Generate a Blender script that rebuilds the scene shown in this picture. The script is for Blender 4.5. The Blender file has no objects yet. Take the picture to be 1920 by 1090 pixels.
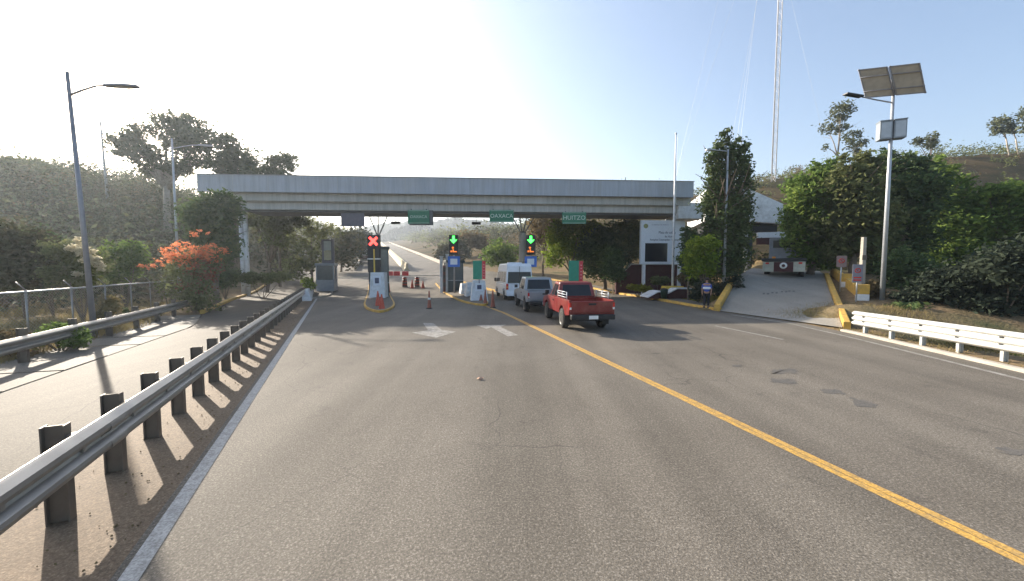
import bpy, math, random
import numpy as np
from mathutils import Vector, Matrix, Quaternion

SC = bpy.context.scene
COL = SC.collection
R = math.radians
rng = np.random.default_rng(7)
random.seed(7)

# ------------------------------------------------------------------ camera
F, CAM_H = 710.0, 2.3
PITCH = math.atan(40 / F)
cam = bpy.data.cameras.new("camera")
camo = bpy.data.objects.new("camera", cam)
COL.objects.link(camo)
camo.location = (0, 0, CAM_H)
camo.rotation_euler = (math.pi / 2 - PITCH, 0, 0)
cam.sensor_width = 36
cam.lens = F / 1920 * 36
cam.clip_start = 0.05
cam.clip_end = 6000
SC.camera = camo


def ray(x, y):
    u, v = (x - 960) / F, (545 - y) / F
    return Vector((u, math.cos(PITCH) + v * math.sin(PITCH), -math.sin(PITCH) + v * math.cos(PITCH)))


def P(x, y, Y):
    r = ray(x, y)
    t = Y / r.y
    return Vector((r.x * t, Y, CAM_H + r.z * t))


def G(x, y, z=0.0):
    r = ray(x, y)
    t = (z - CAM_H) / r.z
    return Vector((r.x * t, r.y * t, z))


# ------------------------------------------------------------------ materials
def nt(m):
    m.use_nodes = True
    t = m.node_tree
    t.nodes.clear()
    return t


def M(name, col, rough=0.6, metal=0.0, var=0.12, scale=4.0, bump=0.0, bscale=40.0, dirt=None, dscale=1.2, damt=0.35, emit=0.0, alpha=None, spec=0.4, streak=0.0):
    m = bpy.data.materials.new(name)
    t = nt(m)
    N, L = t.nodes, t.links
    out = N.new('ShaderNodeOutputMaterial')
    b = N.new('ShaderNodeBsdfPrincipled')
    L.new(b.outputs[0], out.inputs[0])
    b.inputs['Roughness'].default_value = rough
    b.inputs['Metallic'].default_value = metal
    b.inputs['Specular IOR Level'].default_value = spec
    tc = N.new('ShaderNodeTexCoord')
    n = N.new('ShaderNodeTexNoise')
    n.inputs['Scale'].default_value = scale
    n.inputs['Detail'].default_value = 6
    L.new(tc.outputs['Object'], n.inputs['Vector'])
    mr = N.new('ShaderNodeMapRange')
    mr.inputs[1].default_value = 0.3
    mr.inputs[2].default_value = 0.7
    mr.inputs[3].default_value = 1 - var
    mr.inputs[4].default_value = 1 + var
    L.new(n.outputs[0], mr.inputs[0])
    mx = N.new('ShaderNodeMix')
    mx.data_type = 'RGBA'
    mx.blend_type = 'MULTIPLY'
    mx.inputs[0].default_value = 1
    mx.inputs[6].default_value = (*col, 1)
    L.new(mr.outputs[0], mx.inputs[7])
    src = mx.outputs[2]
    if dirt:
        n2 = N.new('ShaderNodeTexNoise')
        n2.inputs['Scale'].default_value = dscale
        n2.inputs['Detail'].default_value = 8
        n2.inputs['Roughness'].default_value = 0.65
        L.new(tc.outputs['Object'], n2.inputs['Vector'])
        m2 = N.new('ShaderNodeMapRange')
        m2.inputs[1].default_value = 0.45
        m2.inputs[2].default_value = 0.72
        m2.inputs[3].default_value = 0
        m2.inputs[4].default_value = damt
        L.new(n2.outputs[0], m2.inputs[0])
        m3 = N.new('ShaderNodeMix')
        m3.data_type = 'RGBA'
        L.new(m2.outputs[0], m3.inputs[0])
        L.new(src, m3.inputs[6])
        m3.inputs[7].default_value = (*dirt, 1)
        src = m3.outputs[2]
    if streak:
        mp = N.new('ShaderNodeMapping')
        mp.inputs['Scale'].default_value = (2.2, 2.2, 0.12)
        L.new(tc.outputs['Object'], mp.inputs['Vector'])
        sv = noise_node(N, L, mp.outputs[0], 1.6, 7, 0.7, 0.42, 0.75, 1.0, 1.0 - streak)
        src = mixc(N, L, 1.0, src, sv, 'MULTIPLY')
    L.new(src, b.inputs['Base Color'])
    if bump:
        n3 = N.new('ShaderNodeTexNoise')
        n3.inputs['Scale'].default_value = bscale
        n3.inputs['Detail'].default_value = 5
        L.new(tc.outputs['Object'], n3.inputs['Vector'])
        bp = N.new('ShaderNodeBump')
        bp.inputs['Strength'].default_value = bump
        bp.inputs['Distance'].default_value = 0.02
        L.new(n3.outputs[0], bp.inputs['Height'])
        L.new(bp.outputs[0], b.inputs['Normal'])
    if emit:
        b.inputs['Emission Color'].default_value = (*col, 1)
        b.inputs['Emission Strength'].default_value = emit
    return m


def leafmat(name, cols, trans=0.42, rough=0.55, tcol=None):
    m = bpy.data.materials.new(name)
    t = nt(m)
    N, L = t.nodes, t.links
    out = N.new('ShaderNodeOutputMaterial')
    g = N.new('ShaderNodeNewGeometry')
    tc = N.new('ShaderNodeTexCoord')
    n = N.new('ShaderNodeTexNoise')
    n.inputs['Scale'].default_value = 0.55
    n.inputs['Detail'].default_value = 3
    L.new(tc.outputs['Object'], n.inputs['Vector'])
    ad = N.new('ShaderNodeMath')
    ad.operation = 'MULTIPLY_ADD'
    L.new(g.outputs['Random Per Island'], ad.inputs[0])
    ad.inputs[1].default_value = 0.55
    mr = N.new('ShaderNodeMapRange')
    mr.inputs[1].default_value = 0.3
    mr.inputs[2].default_value = 0.7
    mr.inputs[3].default_value = 0.0
    mr.inputs[4].default_value = 0.45
    L.new(n.outputs[0], mr.inputs[0])
    L.new(mr.outputs[0], ad.inputs[2])
    cr = N.new('ShaderNodeValToRGB')
    el = cr.color_ramp.elements
    k = len(cols)
    el[0].position = 0
    el[0].color = (*cols[0], 1)
    el[1].position = 1
    el[1].color = (*cols[-1], 1)
    for i in range(1, k - 1):
        e = el.new(i / (k - 1))
        e.color = (*cols[i], 1)
    L.new(ad.outputs[0], cr.inputs[0])
    b = N.new('ShaderNodeBsdfPrincipled')
    b.inputs['Roughness'].default_value = 0.8
    b.inputs['Specular IOR Level'].default_value = 0.04
    L.new(cr.outputs[0], b.inputs['Base Color'])
    tr = N.new('ShaderNodeBsdfTranslucent')
    if tcol:
        mm = N.new('ShaderNodeMix')
        mm.data_type = 'RGBA'
        mm.blend_type = 'MULTIPLY'
        mm.inputs[0].default_value = 1
        L.new(cr.outputs[0], mm.inputs[6])
        mm.inputs[7].default_value = (*tcol, 1)
        L.new(mm.outputs[2], tr.inputs[0])
    else:
        L.new(cr.outputs[0], tr.inputs[0])
    mx = N.new('ShaderNodeMixShader')
    mx.inputs[0].default_value = trans
    L.new(b.outputs[0], mx.inputs[1])
    L.new(tr.outputs[0], mx.inputs[2])
    L.new(mx.outputs[0], out.inputs[0])
    return m


def noise_node(N, L, vec, scale, detail=4, rough=0.5, lo=0.3, hi=0.7, a=0.0, b=1.0):
    n = N.new('ShaderNodeTexNoise')
    n.inputs['Scale'].default_value = scale
    n.inputs['Detail'].default_value = detail
    n.inputs['Roughness'].default_value = rough
    L.new(vec, n.inputs['Vector'])
    mr = N.new('ShaderNodeMapRange')
    for i, v in zip((1, 2, 3, 4), (lo, hi, a, b)):
        mr.inputs[i].default_value = v
    L.new(n.outputs[0], mr.inputs[0])
    return mr.outputs[0]


def mixc(N, L, fac, a, b, mode='MIX'):
    m = N.new('ShaderNodeMix')
    m.data_type = 'RGBA'
    m.blend_type = mode
    for sock, v in ((m.inputs[0], fac), (m.inputs[6], a), (m.inputs[7], b)):
        if isinstance(v, (int, float)):
            sock.default_value = v
        elif isinstance(v, tuple):
            sock.default_value = (*v, 1)
        else:
            L.new(v, sock)
    return m.outputs[2]


def road_mat(name, base, speck, patch, rough=0.75, streak=0.13, bump=0.4, crack=0.5, oil=0.0):
    m = bpy.data.materials.new(name)
    t = nt(m)
    N, L = t.nodes, t.links
    out = N.new('ShaderNodeOutputMaterial')
    b = N.new('ShaderNodeBsdfPrincipled')
    L.new(b.outputs[0], out.inputs[0])
    b.inputs['Roughness'].default_value = rough
    b.inputs['Specular IOR Level'].default_value = 0.16
    tc = N.new('ShaderNodeTexCoord')
    V = tc.outputs['Object']
    fine = noise_node(N, L, V, 42, 3, 0.7, 0.36, 0.64, 0.70, 1.30)
    vo = N.new('ShaderNodeTexVoronoi')
    vo.inputs['Scale'].default_value = 95
    L.new(V, vo.inputs['Vector'])
    sp = N.new('ShaderNodeMapRange')
    sp.inputs[1].default_value = 0.72
    sp.inputs[2].default_value = 0.9
    sx = N.new('ShaderNodeSeparateColor')
    L.new(vo.outputs['Color'], sx.inputs[0])
    L.new(sx.outputs[0], sp.inputs[0])
    c = mixc(N, L, sp.outputs[0], base, speck)
    c = mixc(N, L, 1.0, c, fine, 'MULTIPLY')
    big = noise_node(N, L, V, 0.22, 5, 0.6, 0.35, 0.68, 0, 1)
    c = mixc(N, L, big, c, mixc(N, L, 1.0, c, patch, 'MULTIPLY'))
    # wheel streaks that run along the lanes
    mp = N.new('ShaderNodeMapping')
    mp.inputs['Rotation'].default_value = (0, 0, R(-20))
    mp.inputs['Scale'].default_value = (0.9, 0.035, 1)
    L.new(V, mp.inputs['Vector'])
    st = noise_node(N, L, mp.outputs[0], 1.1, 4, 0.55, 0.35, 0.65, 1 - streak, 1 + streak)
    c = mixc(N, L, 1.0, c, st, 'MULTIPLY')
    if oil:
        n2 = noise_node(N, L, V, 1.4, 5, 0.65, 0.6, 0.72, 0, oil)
        c = mixc(N, L, n2, c, (0.03, 0.028, 0.026))
    if crack:
        wv = N.new('ShaderNodeTexVoronoi')
        wv.feature = 'DISTANCE_TO_EDGE'
        wv.inputs['Scale'].default_value = 0.35
        dn = N.new('ShaderNodeTexNoise')
        dn.inputs['Scale'].default_value = 1.7
        dn.inputs['Detail'].default_value = 6
        L.new(V, dn.inputs['Vector'])
        vm = mixc(N, L, 0.35, V, dn.outputs['Color'], 'ADD')
        L.new(vm, wv.inputs['Vector'])
        cm = N.new('ShaderNodeMapRange')
        cm.inputs[1].default_value = 0.0
        cm.inputs[2].default_value = 0.006
        cm.inputs[3].default_value = crack
        cm.inputs[4].default_value = 0
        L.new(wv.outputs[0], cm.inputs[0])
        gate = noise_node(N, L, V, 0.3, 2, 0.5, 0.48, 0.6, 0, 1)
        mu = N.new('ShaderNodeMath')
        mu.operation = 'MULTIPLY'
        L.new(cm.outputs[0], mu.inputs[0])
        L.new(gate, mu.inputs[1])
        c = mixc(N, L, mu.outputs[0], c, (0.03, 0.028, 0.026))
    L.new(c, b.inputs['Base Color'])
    bp = N.new('ShaderNodeBump')
    bp.inputs['Strength'].default_value = bump
    bp.inputs['Distance'].default_value = 0.012
    bn = N.new('ShaderNodeTexNoise')
    bn.inputs['Scale'].default_value = 55
    bn.inputs['Detail'].default_value = 3
    L.new(V, bn.inputs['Vector'])
    L.new(bn.outputs[0], bp.inputs['Height'])
    L.new(bp.outputs[0], b.inputs['Normal'])
    return m


def paint_mat(name, col, under, wear=0.5, scale=9):
    m = bpy.data.materials.new(name)
    t = nt(m)
    N, L = t.nodes, t.links
    out = N.new('ShaderNodeOutputMaterial')
    b = N.new('ShaderNodeBsdfPrincipled')
    L.new(b.outputs[0], out.inputs[0])
    b.inputs['Roughness'].default_value = 0.65
    b.inputs['Specular IOR Level'].default_value = 0.3
    tc = N.new('ShaderNodeTexCoord')
    V = tc.outputs['Object']
    w1 = noise_node(N, L, V, scale, 8, 0.75, 0.5 - 0.1, 0.62, 0, 1)
    w2 = noise_node(N, L, V, 45, 3, 0.6, 0.4, 0.6, 0.75, 1.15)
    f = N.new('ShaderNodeMath')
    f.operation = 'MULTIPLY'
    f.inputs[1].default_value = wear
    L.new(w1, f.inputs[0])
    c = mixc(N, L, f.outputs[0], col, under)
    c = mixc(N, L, 1.0, c, w2, 'MULTIPLY')
    L.new(c, b.inputs['Base Color'])
    return m


def soil_mat(name, cols, scale=0.35, bump=0.8, turf=False):
    m = bpy.data.materials.new(name)
    t = nt(m)
    N, L = t.nodes, t.links
    out = N.new('ShaderNodeOutputMaterial')
    b = N.new('ShaderNodeBsdfPrincipled')
    L.new(b.outputs[0], out.inputs[0])
    b.inputs['Roughness'].default_value = 0.95
    b.inputs['Specular IOR Level'].default_value = 0.03
    tc = N.new('ShaderNodeTexCoord')
    V = tc.outputs['Object']
    a = noise_node(N, L, V, scale, 8, 0.65, 0.35, 0.65, 0, 1)
    c = mixc(N, L, a, cols[0], cols[1])
    d = noise_node(N, L, V, scale * 0.35, 6, 0.6, 0.5, 0.62, 0, 1)
    c = mixc(N, L, d, c, cols[2])
    if turf:
        sx = N.new('ShaderNodeSeparateXYZ')
        L.new(V, sx.inputs[0])
        hm_ = N.new('ShaderNodeMapRange')
        hm_.inputs[1].default_value = 1.6
        hm_.inputs[2].default_value = 4.5
        hm_.inputs[4].default_value = 0.85
        L.new(sx.outputs[2], hm_.inputs[0])
        tb = noise_node(N, L, V, 0.12, 6, 0.6, 0.4, 0.62, 0, 1)
        c = mixc(N, L, hm_.outputs[0], c, mixc(N, L, tb, (0.035, 0.042, 0.022), (0.13, 0.088, 0.048)))
    e = noise_node(N, L, V, 14, 5, 0.7, 0.3, 0.7, 0.62, 1.35)
    c = mixc(N, L, 1.0, c, e, 'MULTIPLY')
    e = noise_node(N, L, V, 3.1, 5, 0.7, 0.3, 0.7, 0.75, 1.2)
    c = mixc(N, L, 1.0, c, e, 'MULTIPLY')
    L.new(c, b.inputs['Base Color'])
    bp = N.new('ShaderNodeBump')
    bp.inputs['Strength'].default_value = bump
    bp.inputs['Distance'].default_value = 0.05
    bn = N.new('ShaderNodeTexNoise')
    bn.inputs['Scale'].default_value = 9
    bn.inputs['Detail'].default_value = 7
    L.new(V, bn.inputs['Vector'])
    L.new(bn.outputs[0], bp.inputs['Height'])
    L.new(bp.outputs[0], b.inputs['Normal'])
    return m


ASPH = road_mat('asphalt', (0.150, 0.133, 0.109), (0.240, 0.214, 0.180), (0.74, 0.73, 0.72), oil=0.3)
ASPH2 = road_mat('old_asphalt', (0.098, 0.084, 0.066), (0.155, 0.132, 0.105), (0.85, 0.84, 0.82), crack=0.8)
PATCHM = paint_mat('patch_asphalt', (0.105, 0.098, 0.088), (0.14, 0.125, 0.105), 0.95, 4)
RAMPC = road_mat('ramp_concrete', (0.30, 0.28, 0.245), (0.35, 0.325, 0.285), (0.85, 0.84, 0.82), crack=0.6, streak=0.08)
CONC = road_mat('concrete_paving', (0.18, 0.162, 0.135), (0.22, 0.198, 0.168), (0.85, 0.84, 0.82), crack=0.6, streak=0.08)
SHOULD = road_mat('sandy_shoulder', (0.18, 0.13, 0.085), (0.25, 0.19, 0.13), (0.82, 0.80, 0.78), crack=0.9, streak=0.05)
SOIL = soil_mat('dry_soil', ((0.20, 0.14, 0.085), (0.25, 0.19, 0.105), (0.10, 0.10, 0.05)), turf=True)
SOILR = soil_mat('red_soil', ((0.30, 0.19, 0.11), (0.36, 0.26, 0.15), (0.16, 0.14, 0.075)), 0.2)
FARHILL = soil_mat('far_hill_scrub', ((0.045, 0.058, 0.045), (0.065, 0.072, 0.05), (0.035, 0.048, 0.04)), 0.02, 0.2)
WHITE_LINE = paint_mat('white_road_paint', (0.46, 0.455, 0.43), (0.17, 0.155, 0.135), 0.55)
FADED = paint_mat('faded_road_paint', (0.34, 0.325, 0.295), (0.155, 0.14, 0.12), 0.9, 5)
YELLOW_LINE = paint_mat('yellow_road_paint', (0.60, 0.35, 0.075), (0.22, 0.17, 0.10), 0.7)
YKERB = M('yellow_kerb_paint', (0.60, 0.36, 0.07), 0.7, dirt=(0.22, 0.17, 0.11), dscale=2.5, damt=0.7, bump=0.3)
CKERB = M('pale_concrete', (0.42, 0.38, 0.32), 0.85, dirt=(0.2, 0.17, 0.13), dscale=2, damt=0.5, bump=0.4)
GALV = M('galvanised_steel', (0.31, 0.30, 0.28), 0.42, 0.75, var=0.15, scale=6, dirt=(0.15, 0.14, 0.13), dscale=3, damt=0.45, spec=0.5)
GALV_D = M('weathered_steel', (0.15, 0.125, 0.10), 0.6, 0.3, dirt=(0.11, 0.08, 0.06), dscale=5, damt=0.6)
WRAIL = M('white_painted_steel', (0.52, 0.52, 0.49), 0.45, 0.1, dirt=(0.35, 0.31, 0.25), dscale=2, damt=0.3)
POLE = M('grey_pole_steel', (0.42, 0.44, 0.46), 0.45, 0.4, var=0.08)
POLE_D = M('dark_pole_steel', (0.29, 0.29, 0.31), 0.5, 0.4)
WPOLE = M('white_pole_paint', (0.75, 0.76, 0.78), 0.45)
FASCIA = M('pale_fascia_panels', (0.40, 0.43, 0.48), 0.55, var=0.05, scale=0.8, dirt=(0.42, 0.41, 0.39), dscale=0.6, damt=0.45, streak=0.3)
FASCIA2 = M('grey_fascia_bands', (0.50, 0.485, 0.45), 0.6, var=0.06, scale=0.8, dirt=(0.34, 0.31, 0.27), dscale=0.8, damt=0.5, streak=0.4)
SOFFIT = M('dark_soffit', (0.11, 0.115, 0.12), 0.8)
CONCW = M('white_concrete', (0.68, 0.69, 0.70), 0.75, dirt=(0.35, 0.33, 0.30), dscale=1.5, damt=0.5, bump=0.2)
DKGREEN = M('dark_booth_paint', (0.035, 0.05, 0.052), 0.45)
BOOTHG = M('grey_booth_panel', (0.25, 0.28, 0.31), 0.5)
GLASS = M('dark_glass', (0.012, 0.015, 0.02), 0.12, var=0.05, spec=0.3)
GLASSB = M('booth_glass', (0.10, 0.12, 0.13), 0.1, var=0.1, spec=0.6)
BLACK = M('black_plastic', (0.018, 0.018, 0.02), 0.5)
RUBBER = M('tyre_rubber', (0.022, 0.022, 0.022), 0.85, var=0.2, dirt=(0.10, 0.085, 0.065), dscale=6, damt=0.4)
CHROME = M('wheel_metal', (0.55, 0.55, 0.55), 0.3, 0.8)
REDPAINT = M('red_car_paint', (0.18, 0.014, 0.013), 0.28, var=0.12, scale=2, dirt=(0.32, 0.16, 0.12), dscale=2.5, damt=0.35, spec=0.5)
GREYPAINT = M('grey_car_paint', (0.30, 0.31, 0.33), 0.28, 0.3, var=0.06, dirt=(0.25, 0.22, 0.19), dscale=2, damt=0.35, spec=0.5)
VANPAINT = M('white_car_paint', (0.74, 0.76, 0.80), 0.25, var=0.04, dirt=(0.45, 0.42, 0.38), dscale=1.5, damt=0.3, spec=0.5)
TAIL = M('red_lamp_lens', (0.55, 0.03, 0.02), 0.25)
ORANGEL = M('orange_lamp_lens', (0.8, 0.30, 0.03), 0.25)
PLATE = M('licence_plate_white', (0.75, 0.76, 0.74), 0.5)
CONE = M('orange_cone_plastic', (0.50, 0.065, 0.03), 0.5, dirt=(0.25, 0.1, 0.06), dscale=4, damt=0.4)
CONE_D = M('faded_dark_cone_plastic', (0.33, 0.10, 0.06), 0.6, dirt=(0.1, 0.06, 0.05), dscale=5, damt=0.6)
REFL = M('white_reflective_band', (0.75, 0.74, 0.7), 0.4)
LED_R = M('red_led', (1.0, 0.05, 0.04), 0.5, emit=2.2, var=0.0)
LED_G = M('green_led', (0.05, 1.0, 0.08), 0.5, emit=2.2, var=0.0)
LED_O = M('orange_led', (0.9, 0.22, 0.03), 0.5, emit=0.45, var=0.1)
SIGNG = M('green_sign_sheeting', (0.02, 0.16, 0.085), 0.4)
SIGNG2 = M('green_banner', (0.03, 0.27, 0.17), 0.5)
SIGNBACK = M('grey_sign_back', (0.13, 0.12, 0.145), 0.6)
SIGNB = M('blue_sign_sheeting', (0.05, 0.16, 0.55), 0.4)
SIGNW = M('white_sign_sheeting', (0.72, 0.75, 0.80), 0.45, var=0.04)
SIGNTXT = M('pale_sign_lettering', (0.55, 0.66, 0.56), 0.5)
INK = M('dark_lettering', (0.06, 0.07, 0.13), 0.6)
GOLD = M('olive_emblem', (0.30, 0.30, 0.12), 0.6)
REDBAN = M('red_banner', (0.62, 0.045, 0.06), 0.5)
MAROON = M('maroon_wall_paint', (0.075, 0.024, 0.024), 0.8, dirt=(0.08, 0.05, 0.045), damt=0.5)
YELLOW = M('yellow_paint', (0.62, 0.42, 0.06), 0.55)
MAST = M('mast_white_paint', (0.72, 0.70, 0.69), 0.5)
MASTR = M('mast_red_paint', (0.55, 0.2, 0.15), 0.5)
SOLAR_B = M('solar_back_sheet', (0.40, 0.36, 0.30), 0.6)
SOLAR_F = M('solar_cells', (0.015, 0.02, 0.05), 0.12)
ALU = M('aluminium_frame', (0.5, 0.51, 0.52), 0.4, 0.6)
BOXW = M('cabinet_grey_paint', (0.24, 0.27, 0.30), 0.45)
BARK = M('grey_brown_bark', (0.17, 0.13, 0.095), 0.9, var=0.3, scale=6, bump=0.8, bscale=18)
BARKP = M('pale_bark', (0.36, 0.31, 0.25), 0.85, var=0.3, scale=4, bump=0.6, bscale=18)
SKIN = M('skin', (0.36, 0.20, 0.13), 0.55)
SHIRTB = M('blue_cloth', (0.05, 0.09, 0.35), 0.85)
SHIRTW = M('white_cloth', (0.72, 0.73, 0.78), 0.85)
TROUS = M('dark_cloth', (0.015, 0.016, 0.022), 0.9)
HAIR = M('black_hair', (0.012, 0.011, 0.01), 0.7)
WIRE = M('chain_link_wire', (0.30, 0.30, 0.30), 0.5, 0.5)

L_OLIVE = leafmat('olive_leaves', ((0.088, 0.108, 0.049), (0.146, 0.166, 0.069), (0.234, 0.234, 0.098)))
L_EUC = leafmat('eucalyptus_leaves', ((0.078, 0.097, 0.062), (0.123, 0.140, 0.078), (0.183, 0.183, 0.097)), 0.3)
L_DARK = leafmat('dark_green_leaves', ((0.046, 0.079, 0.037), (0.083, 0.124, 0.051), (0.146, 0.187, 0.062)), 0.3)
L_MID = leafmat('mid_green_leaves', ((0.073, 0.121, 0.035), (0.136, 0.205, 0.050), (0.251, 0.313, 0.073)), 0.4)
L_BRIGHT = leafmat('bright_green_leaves', ((0.096, 0.152, 0.022), (0.192, 0.264, 0.036), (0.336, 0.384, 0.056)), 0.45)
L_CYP = leafmat('cypress_foliage', ((0.047, 0.078, 0.035), (0.088, 0.124, 0.047), (0.166, 0.176, 0.069)), 0.25)
L_BLUE = leafmat('grey_green_leaves', ((0.031, 0.042, 0.031), (0.048, 0.061, 0.041), (0.068, 0.082, 0.055)), 0.3)
L_DRY = leafmat('dry_brown_leaves', cols=((0.12, 0.085, 0.045), (0.19, 0.14, 0.07), (0.26, 0.2, 0.1)), trans=0.3)
L_SCRUB = leafmat('scrub_leaves', ((0.044, 0.052, 0.030), (0.076, 0.078, 0.039), (0.149, 0.121, 0.067)), 0.22)
L_ORANGE = leafmat('orange_blossom', ((0.60, 0.17, 0.08), (0.78, 0.29, 0.13), (0.85, 0.42, 0.24)), 0.5)
L_PALE = leafmat('pale_plumes', ((0.45, 0.40, 0.28), (0.62, 0.56, 0.40), (0.75, 0.70, 0.55)), 0.5)
L_GRASS = leafmat('dry_grass_blades', ((0.20, 0.16, 0.07), (0.32, 0.25, 0.12), (0.15, 0.16, 0.06)), 0.4)
L_YELG = leafmat('yellow_green_cover', ((0.15, 0.16, 0.02), (0.28, 0.26, 0.04), (0.36, 0.30, 0.06)), 0.4)


# ------------------------------------------------------------------ mesh builder
class MB:
    def __init__(s):
        s.v, s.f, s.mi, s.sm = [], [], [], []
        s.m = 0
        s.smooth = False

    def add(s, vs, fs):
        o = len(s.v)
        s.v += [tuple(v) for v in vs]
        for f in fs:
            s.f.append([o + i for i in f])
            s.mi.append(s.m)
            s.sm.append(s.smooth)
        return s

    def box(s, x0, x1, y0, y1, z0, z1, mat=None):
        vs = [(x, y, z) for z in (z0, z1) for x, y in ((x0, y0), (x1, y0), (x1, y1), (x0, y1))]
        if mat is not None:
            vs = [mat @ Vector(v) for v in vs]
        return s.add(vs, [(3, 2, 1, 0), (4, 5, 6, 7), (0, 1, 5, 4), (1, 2, 6, 5), (2, 3, 7, 6), (3, 0, 4, 7)])

    def frustum(s, b, t):
        """b, t: four corners each, counter-clockwise from above"""
        return s.add(list(b) + list(t), [(3, 2, 1, 0), (4, 5, 6, 7), (0, 1, 5, 4), (1, 2, 6, 5), (2, 3, 7, 6), (3, 0, 4, 7)])

    def tube(s, pts, rad, n=8, cap=True):
        pts = [Vector(p) for p in pts]
        if not hasattr(rad, '__len__'):
            rad = [rad] * len(pts)
        k = len(pts)
        vs, fs = [], []
        up = None
        for i, p in enumerate(pts):
            d = (pts[min(i + 1, k - 1)] - pts[max(i - 1, 0)])
            d.normalize()
            if up is None:
                up = Vector((0, 0, 1)) if abs(d.z) < 0.9 else Vector((1, 0, 0))
            a = d.cross(up)
            a.normalize()
            b = a.cross(d)
            b.normalize()
            up = b
            for j in range(n):
                t = 2 * math.pi * j / n
                vs.append(p + a * math.cos(t) * rad[i] + b * math.sin(t) * rad[i])
        for i in range(k - 1):
            for j in range(n):
                fs.append((i * n + j, i * n + (j + 1) % n, (i + 1) * n + (j + 1) % n, (i + 1) * n + j))
        if cap:
            fs.append(tuple(range(n - 1, -1, -1)))
            fs.append(tuple((k - 1) * n + j for j in range(n)))
        sm = s.smooth
        s.smooth = n > 5
        s.add(vs, fs)
        s.smooth = sm
        return s

    def lathe(s, prof, c=(0, 0, 0), axis='z', n=20, cap=True):
        vs, fs = [], []
        k = len(prof)
        for (r, h) in prof:
            for j in range(n):
                t = 2 * math.pi * j / n
                a, b = r * math.cos(t), r * math.sin(t)
                if axis == 'z':
                    v = (c[0] + a, c[1] + b, c[2] + h)
                elif axis == 'x':
                    v = (c[0] + h, c[1] + a, c[2] + b)
                else:
                    v = (c[0] + b, c[1] + h, c[2] + a)
                vs.append(v)
        for i in range(k - 1):
            for j in range(n):
                fs.append((i * n + j, i * n + (j + 1) % n, (i + 1) * n + (j + 1) % n, (i + 1) * n + j))
        if cap:
            fs.append(tuple(range(n - 1, -1, -1)))
            fs.append(tuple((k - 1) * n + j for j in range(n)))
        sm = s.smooth
        s.smooth = True
        s.add(vs, fs)
        s.smooth = sm
        return s

    def prism(s, poly, x0, x1, fn=None):
        """poly in (y,z), swept along x"""
        k = len(poly)
        if fn is None:
            vs = [(x0, y, z) for y, z in poly] + [(x1, y, z) for y, z in poly]
        else:
            vs = [fn(x0, y, z) for y, z in poly] + [fn(x1, y, z) for y, z in poly]
        fs = [tuple(range(k)), tuple(range(2 * k - 1, k - 1, -1))]
        for i in range(k):
            j = (i + 1) % k
            fs.append((i, k + i, k + j, j))
        return s.add(vs, fs)

    def prism_z(s, poly, z0, z1):
        k = len(poly)
        vs = [(x, y, z0) for x, y in poly] + [(x, y, z1) for x, y in poly]
        fs = [tuple(range(k - 1, -1, -1)), tuple(range(k, 2 * k))]
        for i in range(k):
            j = (i + 1) % k
            fs.append((i, j, k + j, k + i))
        return s.add(vs, fs)

    def quad(s, a, b, c, d):
        return s.add([a, b, c, d], [(0, 1, 2, 3)])

    def panel(s, A, B, C, D, m=(0.08, 0.08, 0.08, 0.08), off=0.004, th=0.012):
        """thin raised pane inside the face A B C D (A bottom left, B bottom right, C top right, D top left seen from outside)"""
        A, B, C, D = map(Vector, (A, B, C, D))
        bl = lambda u, v: (A * (1 - u) + B * u) * (1 - v) + (D * (1 - u) + C * u) * v
        n = (B - A).cross(D - A)
        n.normalize()
        l, r, b, t = m
        q = [bl(l, b), bl(1 - r, b), bl(1 - r, 1 - t), bl(l, 1 - t)]
        return s.frustum([p - n * th for p in q], [p + n * off for p in q])

    def build(s, name, mats, parent=None, loc=None, rz=0, bevel=0, seg=2, solid=0, fix=True):
        me = bpy.data.meshes.new(name)
        me.from_pydata(s.v, [], s.f)
        if not isinstance(mats, (list, tuple)):
            mats = [mats]
        for m in mats:
            me.materials.append(m)
        me.polygons.foreach_set('material_index', s.mi)
        me.polygons.foreach_set('use_smooth', s.sm)
        if fix:
            import bmesh
            bm = bmesh.new()
            bm.from_mesh(me)
            bmesh.ops.recalc_face_normals(bm, faces=bm.faces)
            bm.to_mesh(me)
            bm.free()
        me.update()
        o = bpy.data.objects.new(name, me)
        COL.objects.link(o)
        if parent:
            o.parent = parent
        if loc is not None:
            o.location = loc
        if rz:
            o.rotation_euler.z = rz
        if bevel:
            b = o.modifiers.new('bevel', 'BEVEL')
            b.width = bevel
            b.segments = seg
            b.limit_method = 'ANGLE'
            b.angle_limit = R(28)
            b.harden_normals = False
        return o


def tag(o, label=None, cat=None, group=None, kind=None):
    for k, v in (('label', label), ('category', cat), ('group', group), ('kind', kind)):
        if v:
            o[k] = v
    return o


def thing(name, label, cat, loc=(0, 0, 0), rz=0, group=None):
    o = bpy.data.objects.new(name, None)
    o.empty_display_size = 0.2
    COL.objects.link(o)
    o.location = loc
    o.rotation_euler = (0, 0, rz)
    return tag(o, label, cat, group)


def dup(root, loc, rz, label, group=None):
    r = root.copy()
    COL.objects.link(r)
    r.location = loc
    r.rotation_euler = (0, 0, rz)
    r['label'] = label
    if group:
        r['group'] = group
    for ch in list(root.children):
        c = ch.copy()
        COL.objects.link(c)
        c.parent = r
        for g in list(ch.children):
            d = g.copy()
            COL.objects.link(d)
            d.parent = c
    return r


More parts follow.
